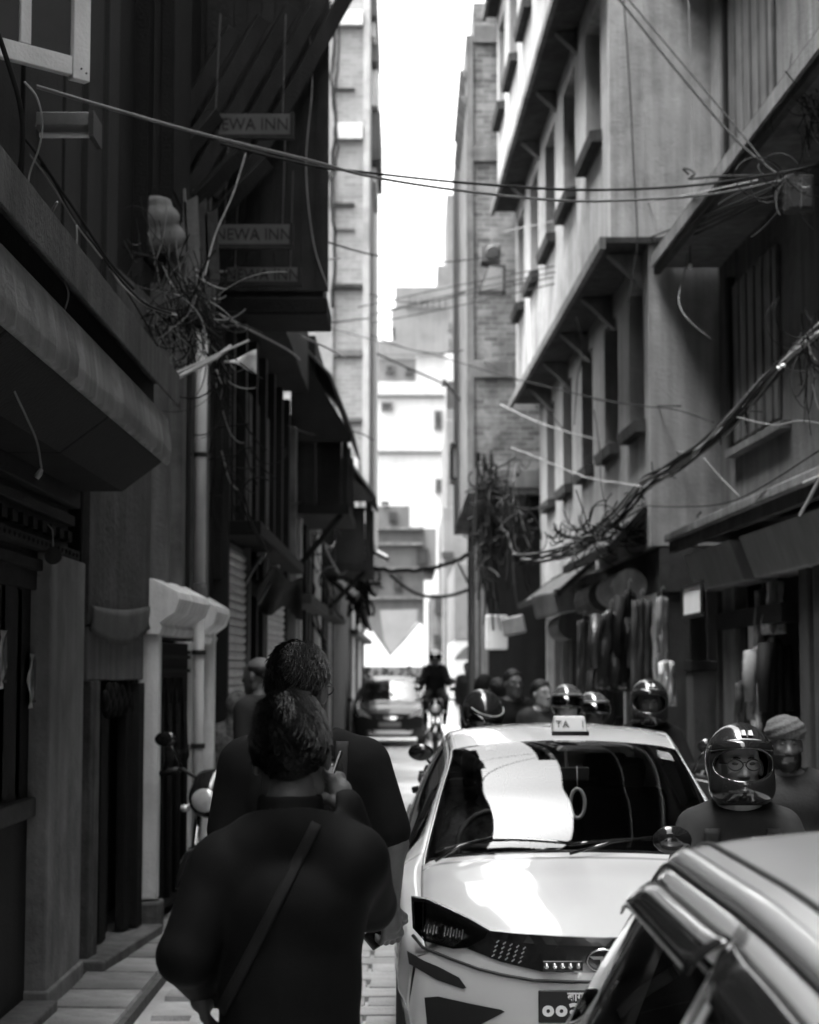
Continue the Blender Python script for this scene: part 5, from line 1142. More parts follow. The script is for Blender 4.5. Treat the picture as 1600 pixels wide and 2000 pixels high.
def torso(J, w=1.0):
    p, c, n = V3(J['pel']), V3(J['che']), V3(J['nek'])
    return [('c', p, p + (c - p) * .55, .108, .102, (1.30 * w, .98, 1)), ('c', p + (c - p) * .55, c + (n - c) * .12, .102, .115, (1.34 * w, .95, 1)),
            ('c', n + V3((0, 0, .005)), V3(J['shR']) + V3((-.02, 0, .0)), .058, .056), ('c', n + V3((0, 0, .005)), V3(J['shL']) + V3((.02, 0, .0)), .058, .056), ('c', c + V3((.07 * w, 0, .03)), V3(J['shR']) - V3((.03, 0, .03)), .095, .058), ('c', c + V3((-.07 * w, 0, .03)), V3(J['shL']) - V3((-.03, 0, .03)), .095, .058)]
def arm(J, s, t=1.0):
    a, b, c = V3(J['sh' + s]), V3(J['el' + s]), V3(J['wr' + s])
    if t <= .5: return [('c', a, a + (b - a) * t * 2, .056, .048)]
    return [('c', a, b, .056, .042), ('c', b, b + (c - b) * (t - .5) * 2, .043, .030 + .013 * (1 - (t - .5) * 2))]
def leg(J, s): return [('c', V3(J['hi' + s]), V3(J['kn' + s]), .088, .056), ('c', V3(J['kn' + s]), V3(J['an' + s]), .056, .038)]
def foot(J, s):
    a = V3(J['an' + s]); return [('c', a + V3((0, -.03, -.05)), a + V3((0, .12, -.06)), .036, .028)]
HEADP = [('e', (0, -.014, .028), (.076, .098, .090)), ('e', (0, .022, -.03), (.064, .072, .088)), ('e', (0, .052, -.098), (.034, .032, .026)), ('c', (.04, .0, -.075), (0, .055, -.10), .03, .025), ('c', (-.04, .0, -.075), (0, .055, -.10), .03, .025)]
FACEP = [('c', (0, .088, .008), (0, .112, -.034), .009, .014), ('e', (.014, .098, -.038), (.010, .012, .008)), ('e', (-.014, .098, -.038), (.010, .012, .008)), ('e', (0, .088, -.066), (.025, .010, .006)), ('e', (0, .085, -.077), (.021, .011, .007)),
         ('c', (-.045, .078, .026), (-.012, .094, .022), .007, .007), ('c', (.045, .078, .026), (.012, .094, .022), .007, .007), ('e', (.038, .066, -.02), (.022, .02, .018)), ('e', (-.038, .066, -.02), (.022, .02, .018))]
EARP = [('e', (.080, -.004, -.008), (.011, .022, .034)), ('e', (-.080, -.004, -.008), (.011, .022, .034))]
def head_sdf(Q):
    d = sdf(Q, HEADP, .03); e = sdf(Q, FACEP, .01); h = np.clip(.5 + .5 * (d - e) / .012, 0, 1); d = d * (1 - h) + e * h - .012 * h * (1 - h)
    for sx in (1, -1): d = np.maximum(d, -_ell(Q, (sx * .032, .104, .007), (.019, .014, .008)))
    return np.minimum(d, sdf(Q, EARP, .01))
def hand_mesh(wr, d, n, side, curl=.5, res=.0045, spread=.0):
    # wrist point, finger direction, palm normal (where the fingers curl to), side +1 right / -1 left
    d = Vector(d).normalized(); n = Vector(n); n = (n - d * n.dot(d)).normalized(); l = d.cross(n) * side; w = Vector(wr)
    pr = [('c', w, w + d * .05, .026, .030, None), ('c', w + d * .035 + l * .018, w + d * .082 + l * .026, .016, .012, None), ('c', w + d * .035 - l * .018, w + d * .080 - l * .026, .016, .012, None), ('c', w + d * .04, w + d * .085, .016, .012, None)]
    cs = curl if hasattr(curl, '__len__') else [curl] * 5
    for k, (o, L) in enumerate(((.030, .070), (.010, .079), (-.010, .074), (-.029, .058))):
        p = w + d * .082 + l * o; dd = (d + l * o * (2 + spread)).normalized(); a = 0
        for s_, (fr, r0, r1) in enumerate(((.45, .0088, .0080), (.32, .0080, .0072), (.23, .0072, .0058))):
            a += cs[k] * (.8, 1.1, .8)[s_]; v = dd * math.cos(a) + n * math.sin(a); q_ = p + v * L * fr; pr.append(('c', p, q_, r0, r1, None)); p = q_
    p = w + d * .018 + l * .026; v = (l * .75 + d * .6 + n * .35).normalized()
    for s_, (L, r0, r1) in enumerate(((.042, .014, .0105), (.030, .0105, .009), (.024, .009, .007))):
        v2 = (v + (d * .25 + n * cs[4] - l * .25 * s_) * .6 * (s_ > 0)).normalized(); q_ = p + v2 * L; pr.append(('c', p, q_, r0, r1, None)); p = q_; v = v2
    pr = [(t, np.array(a), np.array(b), r0, r1, s_) for t, a, b, r0, r1, s_ in pr]
    lo, hi = pbounds(pr, .012); return nets(lambda P: sdf(P, pr, .008), lo, hi, res)
M_skin = mat('skin', .10, .5, .12, 12, .15, 150, spec=.4); M_skinl = mat('skin_light', .28, .5, .12, 12, .15, 150, spec=.4)
M_hair = mat('black_hair', .007, .55, .3, 40, .3, 200, spec=.3); M_eye = mat('eye', .06, .15, .2, 9, 0)
M_cblack = cloth_mat('black_jacket_cloth', .007, .7); M_cblack2 = cloth_mat('black_tee_cloth', .009); M_cdark = cloth_mat('charcoal_cloth', .028); M_cgrey = cloth_mat('grey_cloth_wear', .034); M_denim = cloth_mat('dark_denim', .025); M_pattern = mat('patterned_cloth', .10, .9, .7, 26, .2, 90)
M_helm = mat('helmet_shell', .018, .18, .1, 4, 0, coat=.8); M_helmg = mat('helmet_shell_grey', .07, .15, .1, 4, 0, coat=1); M_trim = mat('helmet_trim', .5, .35, .1, 4, 0)
M_visor = glass_mat('helmet_visor', .25)
def person(label, loc, yaw, H=1.7, pose=None, top=None, pants=None, skin=None, hair='short', sleeve=1.0, res=.02, w=1.0, infl=.018, hyaw=0, hpitch=0, hroll=0, helmet=None, hands=None, group=None, hem=.84, fold_amp=.006, extra=None, curl=.5, collar=False, mask=False, glasses=False, scarf=None, beard=False):
    J = dict(JD); J.update(pose or {}); s = H / 1.70; top = top or M_cdark; pants = pants or M_denim; skin = skin or M_skin
    t_ = thing('person', label, 'person', (0, 0, 0), group)
    hd = V3(J['hed']); Rh = np.array(Matrix.Rotation(hyaw, 3, 'Z') @ Matrix.Rotation(hpitch, 3, 'X') @ Matrix.Rotation(hroll, 3, 'Y'))
    toH = lambda P: (P - hd) @ Rh
    HO = lambda *p: Vector(hd + Rh @ V3(p))
    body = torso(J, w * .93) + arm(J, 'R') + arm(J, 'L') + leg(J, 'R') + leg(J, 'L') + foot(J, 'R') + foot(J, 'L')
    neck = [('c', V3(J['nek']) + V3((0, 0, -.05)), hd + Rh @ V3((0, -.012, -.05)), .060, .054)]
    allp = body + neck
    lo, hi = pbounds(allp + [('e', hd, (.13, .14, .15))], .03); rb = max(res * 1.25, .014)
    def fb(P):
        d = sdf(P, allp, .035); return d
    v1 = nets(fb, lo, hi, rb)
    hs = min(res * .55, .010)
    v2 = nets(lambda Q: head_sdf(Q), (-.11, -.13, -.15), (.11, .15, .14), hs); v2 = (v2[0] @ Rh.T + hd, v2[1])
    parts = [v1, v2]
    hands = hands or {}
    for sd in 'RL':
        el, wr = V3(J['el' + sd]), V3(J['wr' + sd]); d0 = wr - el; sg = 1 if sd == 'R' else -1
        dn = hands.get(sd, (d0, (-sg, .2, 0) if pose is not RIDE else (0, .3, -1)))
        cu = dn[2] if len(dn) > 2 else curl
        parts.append(hand_mesh(wr - .01 * d0 / np.linalg.norm(d0), dn[0], dn[1], sg, cu, res=max(.0045, res * .32)))
    def put(name, prt, m, par=None):
        me = mesh_np(name, [(v * s, f) for v, f in prt]); return link(name, me, m, par or t_)
    bo = put('body', parts, skin)
    # clothes
    tpt = torso(J, w); tpa = arm(J, 'R', sleeve if not isinstance(sleeve, dict) else sleeve['R']) + arm(J, 'L', sleeve if not isinstance(sleeve, dict) else sleeve['L'])
    tp = tpt + tpa; nz = V3(J['nek'])[2] + .03; hz = hem
    def ft(P):
        inf = infl + .012 * np.clip((1.15 - P[..., 2]) / .3, 0, 1) * (1 if pose is not RIDE else .5)
        d = sdf(P, tpt, .03) - inf; d2 = sdf(P, tpa, .012) - infl * .75; h_ = np.clip(.5 + .5 * (d - d2) / .022, 0, 1); d = d * (1 - h_) + d2 * h_ - .022 * h_ * (1 - h_) + fold(P * np.array((1, 1, 1.5)), 15, fold_amp * .6) + (np.abs(fold(P * np.array((.8, .8, 1.9)), 30, 1.)) - .5) * fold_amp * .55 * np.clip((1.5 - P[..., 2]) * 6, .2, 1)
        d = np.maximum(d, np.maximum(hz - P[..., 2], np.minimum(P[..., 2] - nz - .35 * (V3(J['nek'])[1] - P[..., 1]), .10 - np.abs(P[..., 0] - V3(J['nek'])[0]))))
        return d
    lo, hi = pbounds(tp, .06); lo[2] = max(lo[2], hz - .03)
    jk = put('jacket' if (sleeve == 1.0 or isinstance(sleeve, dict)) else 'shirt', [nets(ft, lo, hi, res)], top)
    lp = leg(J, 'R') + leg(J, 'L') + [('c', V3(J['pel']), V3(J['pel']) + V3((0, 0, -.04)), .115, .11, (1.3 * w, .98, 1))]
    fp = lambda P: np.maximum(sdf(P, lp, .03) - .014 + fold(P, 24, .004), np.maximum(P[..., 2] - V3(J['pel'])[2] - .08, -P[..., 2] + .06))
    lo, hi = pbounds(lp, .05); put('trousers', [nets(fp, lo, hi, max(res, .016))], pants)
    for sd in 'RL':
        sp = foot(J, sd); lo, hi = pbounds(sp, .03); put('shoe', [nets(lambda P: np.maximum(sdf(P, sp, .02) - .012, -P[..., 2] + min(V3(J['an' + sd])[2] - .09, .5) + .004), lo, hi, .014)], M_black)
    if collar:
        n0 = V3(J['nek']); pr = [('c', n0 + V3((0, -.01, -.02)), n0 + V3((0, .004, .075 + .065 * bool(helmet))), .078, .068, (1.05, 1, 1))]
        lo, hi = pbounds(pr, .02); put('collar', [nets(lambda P: np.maximum(np.maximum(sdf(P, pr), -(sdf(P, pr) + .014)), np.maximum(P[..., 2] - n0[2] - .075 - .065 * bool(helmet), n0[2] + .0 - P[..., 2])), lo, hi, min(res, .009))], top)
    # eyes
    if res < .03:
        for sx in (1, -1):
            q = MB(); c = HO(sx * .031, .0845, .007); q.ell(c * s, (.0135 * s, .010 * s, .0058 * s), 12, 8); q.build('eye', M_eye, bo, smooth=True, local=True)
            q = MB(); q.tube([HO(sx * (.014 + .011 * k), .101 - .0035 * k * k * .9, .026 + .004 * math.sin(k * 1.1)) * s for k in range(4)], [.002, .0035, .0035, .0015], 6); q.build('eyebrow', M_hair, bo, smooth=True, local=True)
    cap = lambda Q, r, c=(0, -.02, .032): _ell(Q, c, r)
    if hair:
        rr = {'short': (.088, .112, .104), 'thick': (.082, .106, .108), 'wavy': (.083, .108, .110), 'bald': (.080, .103, .075), 'long': (.098, .118, .112)}[hair]
        def fh(Q):
            d = cap(Q, rr) + fold(Q, 60, .0035) + fold(Q, 130, .0015)
            cut = .72 * (Q[..., 1] - .05) - .70 * (Q[..., 2] - .058); d = np.maximum(d, cut)
            d = np.maximum(d, -(Q[..., 2] + (.100 if hair != 'long' else .2)))
            ear = np.maximum(-(Q[..., 1] + .022), Q[..., 2] - .018); d = np.maximum(d, -ear)
            if hair == 'bald': d = np.maximum(d, Q[..., 2] - .06)
            return d
        hv = nets(fh, (-.12, -.16, -.22), (.12, .14, .18), min(hs, .007)); hv0 = hv
        hv = (hv[0] @ Rh.T + hd, hv[1])
        prts = [hv]
        if hair in ('thick', 'wavy'):
            rng = np.random.RandomState(5); V = hv0[0]; idx = rng.choice(len(V), min(len(V), 4200), replace=False); vs = []; fs = []
            ctr = np.array((0, -.02, .02))
            for i in idx:
                p = V[i]; nn = (p - ctr) / np.array(rr) ** 2; nn /= np.linalg.norm(nn)
                if (p[1] > .06 and p[2] < .03) or p[2] < -.05: continue
                L = .026 + .022 * rng.rand(); L *= .4 if p[2] < .0 else 1
                cm = np.array((p[0] * 7 + .5 * math.sin(p[0] * 70 + p[2] * 50), -.5 + p[1] * 4, -.75)) + .12 * rng.randn(3)
                cm = cm - nn * (cm @ nn); cm /= max(np.linalg.norm(cm), .2); dr = nn * (.02 + .14 * rng.rand()) + cm + rng.randn(3) * .07; dr /= np.linalg.norm(dr)
                sd = np.cross(dr, nn); sd /= max(np.linalg.norm(sd), 1e-6); wd = .0011 + .0012 * rng.rand(); b = len(vs)
                m1 = p + dr * L * .5 - nn * .001; m2 = p + dr * L - nn * .010 * rng.rand()
                vs += [p - sd * wd - nn * .004, p + sd * wd - nn * .004, m1 + sd * wd * .8, m1 - sd * wd * .8, m2, m1 + nn * .004]
                fs += [(b, b+1, b+2, b+3), (b+3, b+2, b+4, b+4)][:1] + [(b+3, b+2, b+4, b+5)]
            prts.append((np.array(vs) @ Rh.T + hd, np.array(fs)))
        put('hair', prts, M_hair)
    def at_head(name, fn, lo, hi, r_, m):
        v, f = nets(fn, lo, hi, r_); return put(name, [(v @ Rh.T + hd, f)], m)
    if beard: at_head('beard', lambda Q: np.maximum(np.maximum(sdf(Q, HEADP, .03) - .008 + fold(Q, 120, .002), Q[..., 2] + .045), np.maximum(-(Q[..., 1] - .01), -np.maximum(np.abs(Q[..., 0]) - .03, np.maximum(Q[..., 2] + .06, -(Q[..., 2] + .085))) * 1.0)), (-.1, -.02, -.16), (.1, .13, -.03), .007, M_hair)
    if mask: at_head('face_mask', lambda Q: np.maximum(np.maximum(sdf(Q, HEADP + FACEP[:1], .03) - .010, Q[..., 2] + .028), np.maximum(-(Q[..., 1] - .015), -(Q[..., 2] + .125))), (-.1, 0, -.15), (.1, .14, 0), .008, M_pale)
    if scarf == 'turban': at_head('turban', lambda Q: np.maximum(_ell(Q, (0, -.012, .072), (.108, .125, .085)) + .003 * np.sin(Q[..., 2] * 150 + Q[..., 0] * 60) , -(Q[..., 2] - .03 + .3 * (Q[..., 1] < -9))), (-.14, -.16, .0), (.14, .14, .18), .008, M_cgrey if 0 else mat('knit_wool', .09, .95, .3, 60, .6, 120))
    if scarf == 'head':
        def fsf(Q):
            d = np.minimum(_ell(Q, (0, -.015, .02), (.105, .13, .135)), _cone(Q, np.array((0, -.01, -.08)), np.array((0, -.02, -.22)), .10, .15))
            return np.maximum(d + fold(Q, 25, .004), -_ell(Q, (0, .11, -.03), (.062, .10, .085)))
        at_head('headscarf', fsf, (-.2, -.2, -.36), (.2, .2, .18), .012, M_pattern)
    if scarf == 'hood': at_head('hood', lambda Q: np.maximum(_ell(Q, (0, -.02, .01), (.115, .135, .15)) + fold(Q, 22, .005), -_ell(Q, (0, .12, -.02), (.07, .09, .10))), (-.16, -.2, -.18), (.16, .16, .2), .014, top)
    if glasses:
        for sx in (1, -1):
            q = MB(); pts = [HO(sx * .034 + .026 * math.cos(a) * (1 + .12 * math.cos(2 * a)), .104 - .25 * abs(sx * .034 + .026 * math.cos(a)) ** 1.0 * .5, .002 + .021 * math.sin(a)) * s for a in [k * 2 * math.pi / 20 for k in range(21)]]
            q.tube(pts, .0028, 6, caps=False); q.tube([HO(sx * .061, .090, .008) * s, HO(sx * .083, .0, .012) * s], .002, 5); q.tube([HO(sx * .009, .108, .008) * s, HO(0, .112, .012) * s], .0018, 5); q.build('glasses', M_dmetal, t_, smooth=True, local=True)
    if helmet:
        kind = helmet.get('kind', 'full'); hm = helmet.get('m', M_helm); RO = np.array((.130, .156, .147)); hc = np.array((0, -.002, .018))
        def fhl(Q):
            o = sdf(Q, [('e', hc, RO)] + ([('c', (.055, .045, -.085), (-.055, .045, -.085), .068, .068), ('e', (0, .07, -.085), (.075, .085, .05))] if kind == 'full' else []), .05)
            d = np.maximum(o, -(o + .024)); d = np.maximum(d, -(Q[..., 2] + .148 if kind == 'full' else Q[..., 2] + .11))
            op = _ell(Q, (0, .14, .002 if kind == 'full' else -.05), (.122, .17, .060 if kind == 'full' else .115))
            return np.maximum(d, -op)
        at_head('helmet', fhl, (-.16, -.19, -.18), (.16, .2, .19), max(.006, res * .30), hm)
        # peak trim along the opening
        pts = []; 
        for k in range(21):
            a = R(-78 + 156 * k / 20); zz = (.066 + .030 * math.cos(a * 1.05)) if kind == 'full' else .078 + .01 * math.cos(a)
            rr_ = math.sqrt(max(0, 1 - ((zz - hc[2]) / RO[2]) ** 2)); pts.append(HO(math.sin(a) * RO[0] * rr_ * 1.012, math.cos(a) * RO[1] * rr_ * 1.012, zz) * s)
        q = MB(); q.tube(pts, .0035, 6); q.build('helmet_trim', M_trim, t_, smooth=True, local=True)
        rows = []
        for k in range(17):
            a = R(-72 + 144 * k / 16); row = []
            for z_ in ((.052, .062, .074, .086) if kind == 'full' else (-.02, .0, .03, .07)):
                rr_ = math.sqrt(max(0, 1 - ((z_ - hc[2]) / RO[2]) ** 2)); row.append(HO(math.sin(a) * RO[0] * rr_ * 1.02, math.cos(a) * RO[1] * rr_ * 1.02, z_ + (.008 * math.cos(a) if kind == 'full' else 0)) * s)
            rows.append(row)
        q = MB(); q.grid(rows); q.build('visor', M_gloss if helmet.get('dark', kind == 'full') else M_visor, t_, smooth=True, local=True, solid=.003)
        if helmet.get('badge'):
            q = MB(); rr_ = math.sqrt(max(0, 1 - ((.118 - hc[2]) / RO[2]) ** 2)); c = HO(-.015, RO[1] * rr_ * 1.01 + .002, .112) * s; c2 = HO(-.015, RO[1] * .60 + .012, .142) * s
            for dx in (-.022, .004):
                q.hexa([HO(dx - .009, RO[1] * .76 + .012, .112) * s, HO(dx + .009, RO[1] * .76 + .012, .112) * s, HO(dx + .009, RO[1] * .74, .112) * s, HO(dx - .009, RO[1] * .74, .112) * s, HO(dx - .006, RO[1] * .66 + .012, .132) * s, HO(dx + .006, RO[1] * .66 + .012, .132) * s, HO(dx + .006, RO[1] * .62, .132) * s, HO(dx - .006, RO[1] * .62, .132) * s])
            q.build('badge', M_metal, t_, local=True)
    if extra: extra(t_, J, s, ft, HO)
    t_.location = loc; t_.rotation_euler = (0, 0, yaw); return t_
def surf_y(fn, x, z, y0=-.5, y1=.1):
    ys = np.linspace(y0, y1, 300); P = np.stack([np.full(300, x), ys, np.full(300, z)], -1); d = fn(P); k = np.argmax(d < 0)
    return ys[k] if d[k] < 0 else 0
def ribbon(t_, s, fn, path, wd, th, m, name, front=False):
    rows = []
    for i, (x, z) in enumerate(path):
        a = path[max(i-1, 0)]; b = path[min(i+1, len(path)-1)]; dx, dz = b[0]-a[0], b[1]-a[1]; L = math.hypot(dx, dz); nx, nz_ = -dz/L, dx/L; row = []
        for k in (-1, -.5, 0, .5, 1):
            xx, zz = x + nx*wd/2*k, z + nz_*wd/2*k
            if front: yy = -surf_y(lambda P: fn(P * np.array((1, -1, 1))), xx, zz) + .012
            else: yy = surf_y(fn, xx, zz) - .006
            row.append(Vector((xx, yy, zz)) * s)
        rows.append(row)
    q = MB(); q.grid(rows); return q.build(name, m, t_, smooth=True, local=True, solid=th)
lerpn = lambda a, b, n: [(a[0] + (b[0]-a[0])*i/(n-1), a[1] + (b[1]-a[1])*i/(n-1)) for i in range(n)]
M_strap = cloth_mat('webbing', .030, .7)

# P1: the man in the black jacket, back to the viewer, phone at his right ear
def ex1(t_, J, s, ft, HO):
    ribbon(t_, s, ft, lerpn((.06, 1.432), (-.15, 1.02), 26), .024, .003, cloth_mat('dark_webbing', .016, .7), 'strap')
    q = MB(); c = HO(.100, .075, -.045) * s; q.cbox(c, (.009, .062, .105), (R(-55), R(4), R(-12))); q.build('phone', M_gloss, t_, bevel=.004, local=True)
    q = MB(); q.ell(HO(.090, .0, -.02) * s, (.006, .010, .012), 8, 6); q.build('earring', M_chrome, t_, local=True)
    q = MB(); b = V3(J['wrL']) * s; q.cbox((b[0] + .045, b[1] + .04, b[2] + .0), (.13, .11, .14), (0, R(12), R(20))); q.build('camera_bag', mat('bag_cloth', .02, .6, .5, 15, .5, 40), t_, bevel=.03, local=True)
H1 = 1.715; s1 = H1 / 1.7
P1 = dict(hed=(0, .03, 1.575), nek=(0, -.01, 1.415), shR=(.145, -.01, 1.345), shL=(-.148, -.01, 1.33), elR=(.178, .17, 1.225), wrR=(.118, .06, 1.452), elL=(-.222, -.07, 1.145), wrL=(-.200, .08, 1.07), **WALK)
p1loc = at(568, 1464, 4.2)
person('man in a black jacket walking away with a phone at his right ear', (p1loc.x, 4.2, 0), R(2), H1, P1, top=M_cblack, pants=M_cblack2, hair='wavy', res=.0095, w=.86, infl=.022, hem=.80, fold_amp=.02, collar=True, hpitch=R(-8), hroll=R(-4),
       hands={'R': ((-.25, .10, 1), (-.85, .35, 0), (.9, .95, 1.0, 1.0, .6)), 'L': ((.1, .15, -1), (.9, .1, 0), .45)}, extra=ex1)
# P2: the tall man in a black T-shirt ahead of him
def ex2(t_, J, s, ft, HO):
    ribbon(t_, s, ft, lerpn((.135, 1.415), (.125, 1.05), 22), .036, .003, M_strap, 'strap')
    q = MB(); x, z = .133, 1.30; y = surf_y(ft, x, z); q.cbox((x * s, (y - .012) * s, z * s), (.046, .012, .022)); q.build('buckle', M_gloss, t_, bevel=.003, local=True)
    q = MB(); w_ = V3(J['wrR']) * s; q.cbox((w_[0] - .03, w_[1] + .05, w_[2] - .085), (.062, .016, .13), (R(40), R(50), R(12))); q.build('phone', M_gloss, t_, bevel=.005, local=True)
H2 = 1.87
p2loc = at(585, 1340, 6.0)
P2 = dict(shR=(.195, -.01, 1.345), shL=(-.160, -.01, 1.345), elR=(.275, -.02, 1.12), wrR=(.262, .07, .915), elL=(-.205, -.03, 1.12), wrL=(-.20, .06, .90), **dict(knL=(-.10, .10, .50), anL=(-.10, .16, .10), knR=(.10, -.02, .49), anR=(.10, -.22, .14)))
person('tall man in a black T-shirt with glasses walking ahead, phone in hand', (p2loc.x, 6.0, 0), R(-3), H2, P2, top=M_cblack2, pants=M_denim, hair='thick', sleeve=.42, res=.0115, w=1.06, infl=.024, hem=.86, fold_amp=.010, hyaw=R(-22), hroll=R(3), glasses=True,
       hands={'R': ((.10, .12, -1), (-.6, .8, -.1), (.8, .9, .95, 1.0, .7)), 'L': ((0, .1, -1), (1, .2, 0), .5)}, extra=ex2)

# P3: rider with the glossy helmet and glasses between the cars
h = at(1445, 1487, 6.65)
def ex3(t_, J, s, ft, HO):
    for sg in (1, -1): ribbon(t_, s, ft, lerpn((sg * .115, 1.30), (sg * .12, 1.02), 14), .06, .010, M_strap, 'backpack_strap', front=True)
    q = MB(); q.box((-.15 * s, -.42 * s, .95 * s), (.15 * s, -.22 * s, 1.34 * s)); q.build('backpack', M_cdark, t_, bevel=.06, local=True)
H3 = 1.60; s3 = H3 / 1.7; zo3 = h.z - 1.548 * s3
RIDE3 = dict(RIDE); RIDE3.update(hed=(0, .03, 1.53), pel=(0, -.1, .90), che=(0, -.06, 1.17), nek=(0, -.01, 1.36))
person('rider in a glossy black helmet and glasses between the taxi and silver car', (h.x, 6.65 + .03, zo3), math.pi, H3, RIDE3, top=M_cgrey, pants=M_denim, skin=M_skinl, hair=None, res=.014, w=1.02, infl=.022, hem=.82, helmet=dict(badge=True), glasses=True, collar=True, hpitch=R(4), extra=ex3, fold_amp=.010)
motorcycle('black motorcycle under the rider between the taxi and the silver car', (h.x, 6.65, -.04), math.pi, M_gloss).scale = (.9, .88, .97)

# the taxi's driver
SIT = dict(RIDE); SIT.update(elR=(.24, .22, 1.10), elL=(-.24, .22, 1.10), wrR=(.14, .46, 1.16), wrL=(-.14, .46, 1.16), knR=(.12, .36, .92), knL=(-.12, .36, .92), anR=(.12, .66, .62), anL=(-.12, .66, .62))
person('taxi driver sitting behind the windscreen of the white taxi', (CXT - .36, YF + 2.12, -.27), math.pi, 1.68, SIT, top=M_pattern, hair='short', res=.022, infl=.025, skin=M_skinl)
# P4: turbaned man behind him
h = at(1535, 1455, 9.6)
person('bearded man in a wound wool cap standing at the right shop front', (h.x, 9.6, h.z - 1.565 * .985), R(168), 1.675, dict(elR=(.24, .0, 1.1), elL=(-.24, 0, 1.1)), top=mat('wool_coat', .022, .9), hair=None, scarf='turban', beard=True, res=.018, w=1.05, infl=.03, hem=.6, collar=True, hyaw=R(10))
# P5: rider with black helmet behind the taxi
h = at(1266, 1368, 12.5)
RIDER5 = person('rider in a black full face helmet with pale badge behind the taxi roof', (h.x, 12.5, h.z - 1.548), math.pi, 1.70, RIDE, top=M_cblack2, hair=None, res=.022, infl=.03, helmet=dict(badge=True), hyaw=R(-4))
motorcycle('black motorcycle ridden by the badge helmeted rider behind the taxi', (h.x, 12.45, gz(12.5)), math.pi, M_gloss)
# P6: rider with a mask
h = at(1107, 1372, 14.6)
person('rider in an open dark helmet and pale face mask behind the taxi roof sign', (h.x, 14.6, h.z - 1.548), math.pi, 1.70, RIDE, top=M_cdark, skin=M_skinl, hair=None, res=.022, infl=.03, helmet=dict(kind='open', m=M_helmg), mask=True)
motorcycle('grey motorcycle of the masked rider', (h.x, 14.55, gz(14.6)), math.pi, M_helmg)
h = at(1158, 1385, 15.3)
person('pillion passenger in a dark helmet behind the masked rider', (h.x, 15.3, h.z - 1.548), math.pi, 1.70, RIDE, top=M_cdark, hair=None, res=.026, infl=.03, helmet=dict(kind='open', m=M_helmg), hyaw=R(25))
# P7: rider tilted forward left of the taxi roof
h = at(945, 1392, 12.2)
person('leaning rider with a shiny dark helmet behind the left side of the taxi roof', (h.x, 12.2, h.z - 1.50), R(172), 1.70, dict(RIDE, hed=(0, .12, 1.49), nek=(0, .05, 1.36)), top=M_cblack2, hair=None, res=.022, infl=.03, helmet=dict(kind='open', m=M_helm), hpitch=R(-35), hyaw=R(35))
motorcycle('black motorcycle whose mirror and grip show left of the taxi', (at(935, 1392, 11.4).x, 11.35, gz(12) + .01), R(176), M_gloss)
# standing people at the right shops
for px, py, Y, yaw, lab, kw in ((1002, 1335, 17.5, 200, 'man in a dark jacket standing left of the bareheaded woman', dict(hair='short', top=M_cblack2)),
      (1056, 1355, 16.8, 215, 'bareheaded woman in a grey coat beside the masked rider', dict(hair='short', top=M_cgrey, skin=M_skinl, H=1.58)),
      (948, 1345, 19.5, 330, 'person in a black hood turned away by the far shops', dict(hair=None, scarf='hood', top=M_cblack)),
      (972, 1350, 18.2, 30, 'person with bent head and black coat before the shop pillars', dict(hair='short', top=M_cblack2)),
      (914, 1305, 40, 180, 'distant pedestrian dark against the pale wall on the right', dict(hair='short', top=M_cdark, res=.03))):
    h = at(px, py, Y); H_ = kw.pop('H', 1.68); kw.setdefault('res', .024)
    person(lab, (h.x, Y, gz(Y)), R(yaw), max(1.5, (h.z - gz(Y)) / .92) if abs((h.z - gz(Y)) / .92 - H_) < .3 else H_, None, infl=.028, hem=.7, **kw)
# woman in the patterned headscarf and the balding man, left side
h = at(465, 1382, 15.0)
person('woman in a patterned headscarf standing at the shutters on the left', (h.x, 15.0, gz(15)), R(195), (h.z - gz(15)) / .92, None, top=M_pattern, hair=None, scarf='head', skin=M_skinl, res=.02, infl=.03, hem=.5)
h = at(508, 1320, 13.2)
person('balding man turned to the shutters behind the tall man', (h.x, 13.2, gz(13)), R(60), (h.z - gz(13)) / .92, None, top=M_cgrey, hair='bald', skin=M_skin, res=.02, infl=.03, hem=.7)
motorcycle('parked motorcycle with its grip and mirror showing by the white drainpipe', (at(452, 1475, 12.0).x - .02, 12.3, .05), R(170), M_gloss)
# far rider beside the dark car and the crowd
h = at(850, 1285, 36)
person('far rider in a pale helmet beside the dark car', (h.x, 36, h.z - 1.55), math.pi, 1.72, RIDE, top=M_cblack2, hair=None, res=.03, infl=.04, helmet=dict(kind='open', m=M_trim))
motorcycle('dark motorcycle of the far pale helmeted rider', (h.x, 35.9, gz(36)), math.pi, M_gloss)
crowd0 = person('dark clothed people of the far crowd before the white drapes', (0, 56, gz(56)), math.pi, 1.66, None, top=M_cblack2, hair='short', res=.04, infl=.03, group='far crowd before the drapes')
for k, (px, Y, sc) in enumerate(((718, 56, 1.0), (735, 55, .95), (752, 57, .98), (768, 55.5, .93), (784, 56.5, .99), (800, 55, 1.02), (812, 57, .96), (760, 58, .9))):
    o = crowd0 if k == 0 else copy_tree(crowd0); c = at(px, 1300, Y); o['label'] = 'dark figure in the far crowd before the drapes, ' + ('leftmost', 'second from the left', 'third from the left', 'fourth from the right', 'third from the right', 'second from the right', 'rightmost', 'fourth from the left')[k]; o.location = (c.x, Y, gz(Y) - .02); o.scale = (sc, sc, sc); o.rotation_euler = (0, 0, math.pi + (k * 1.7) % 3 - 1.5)
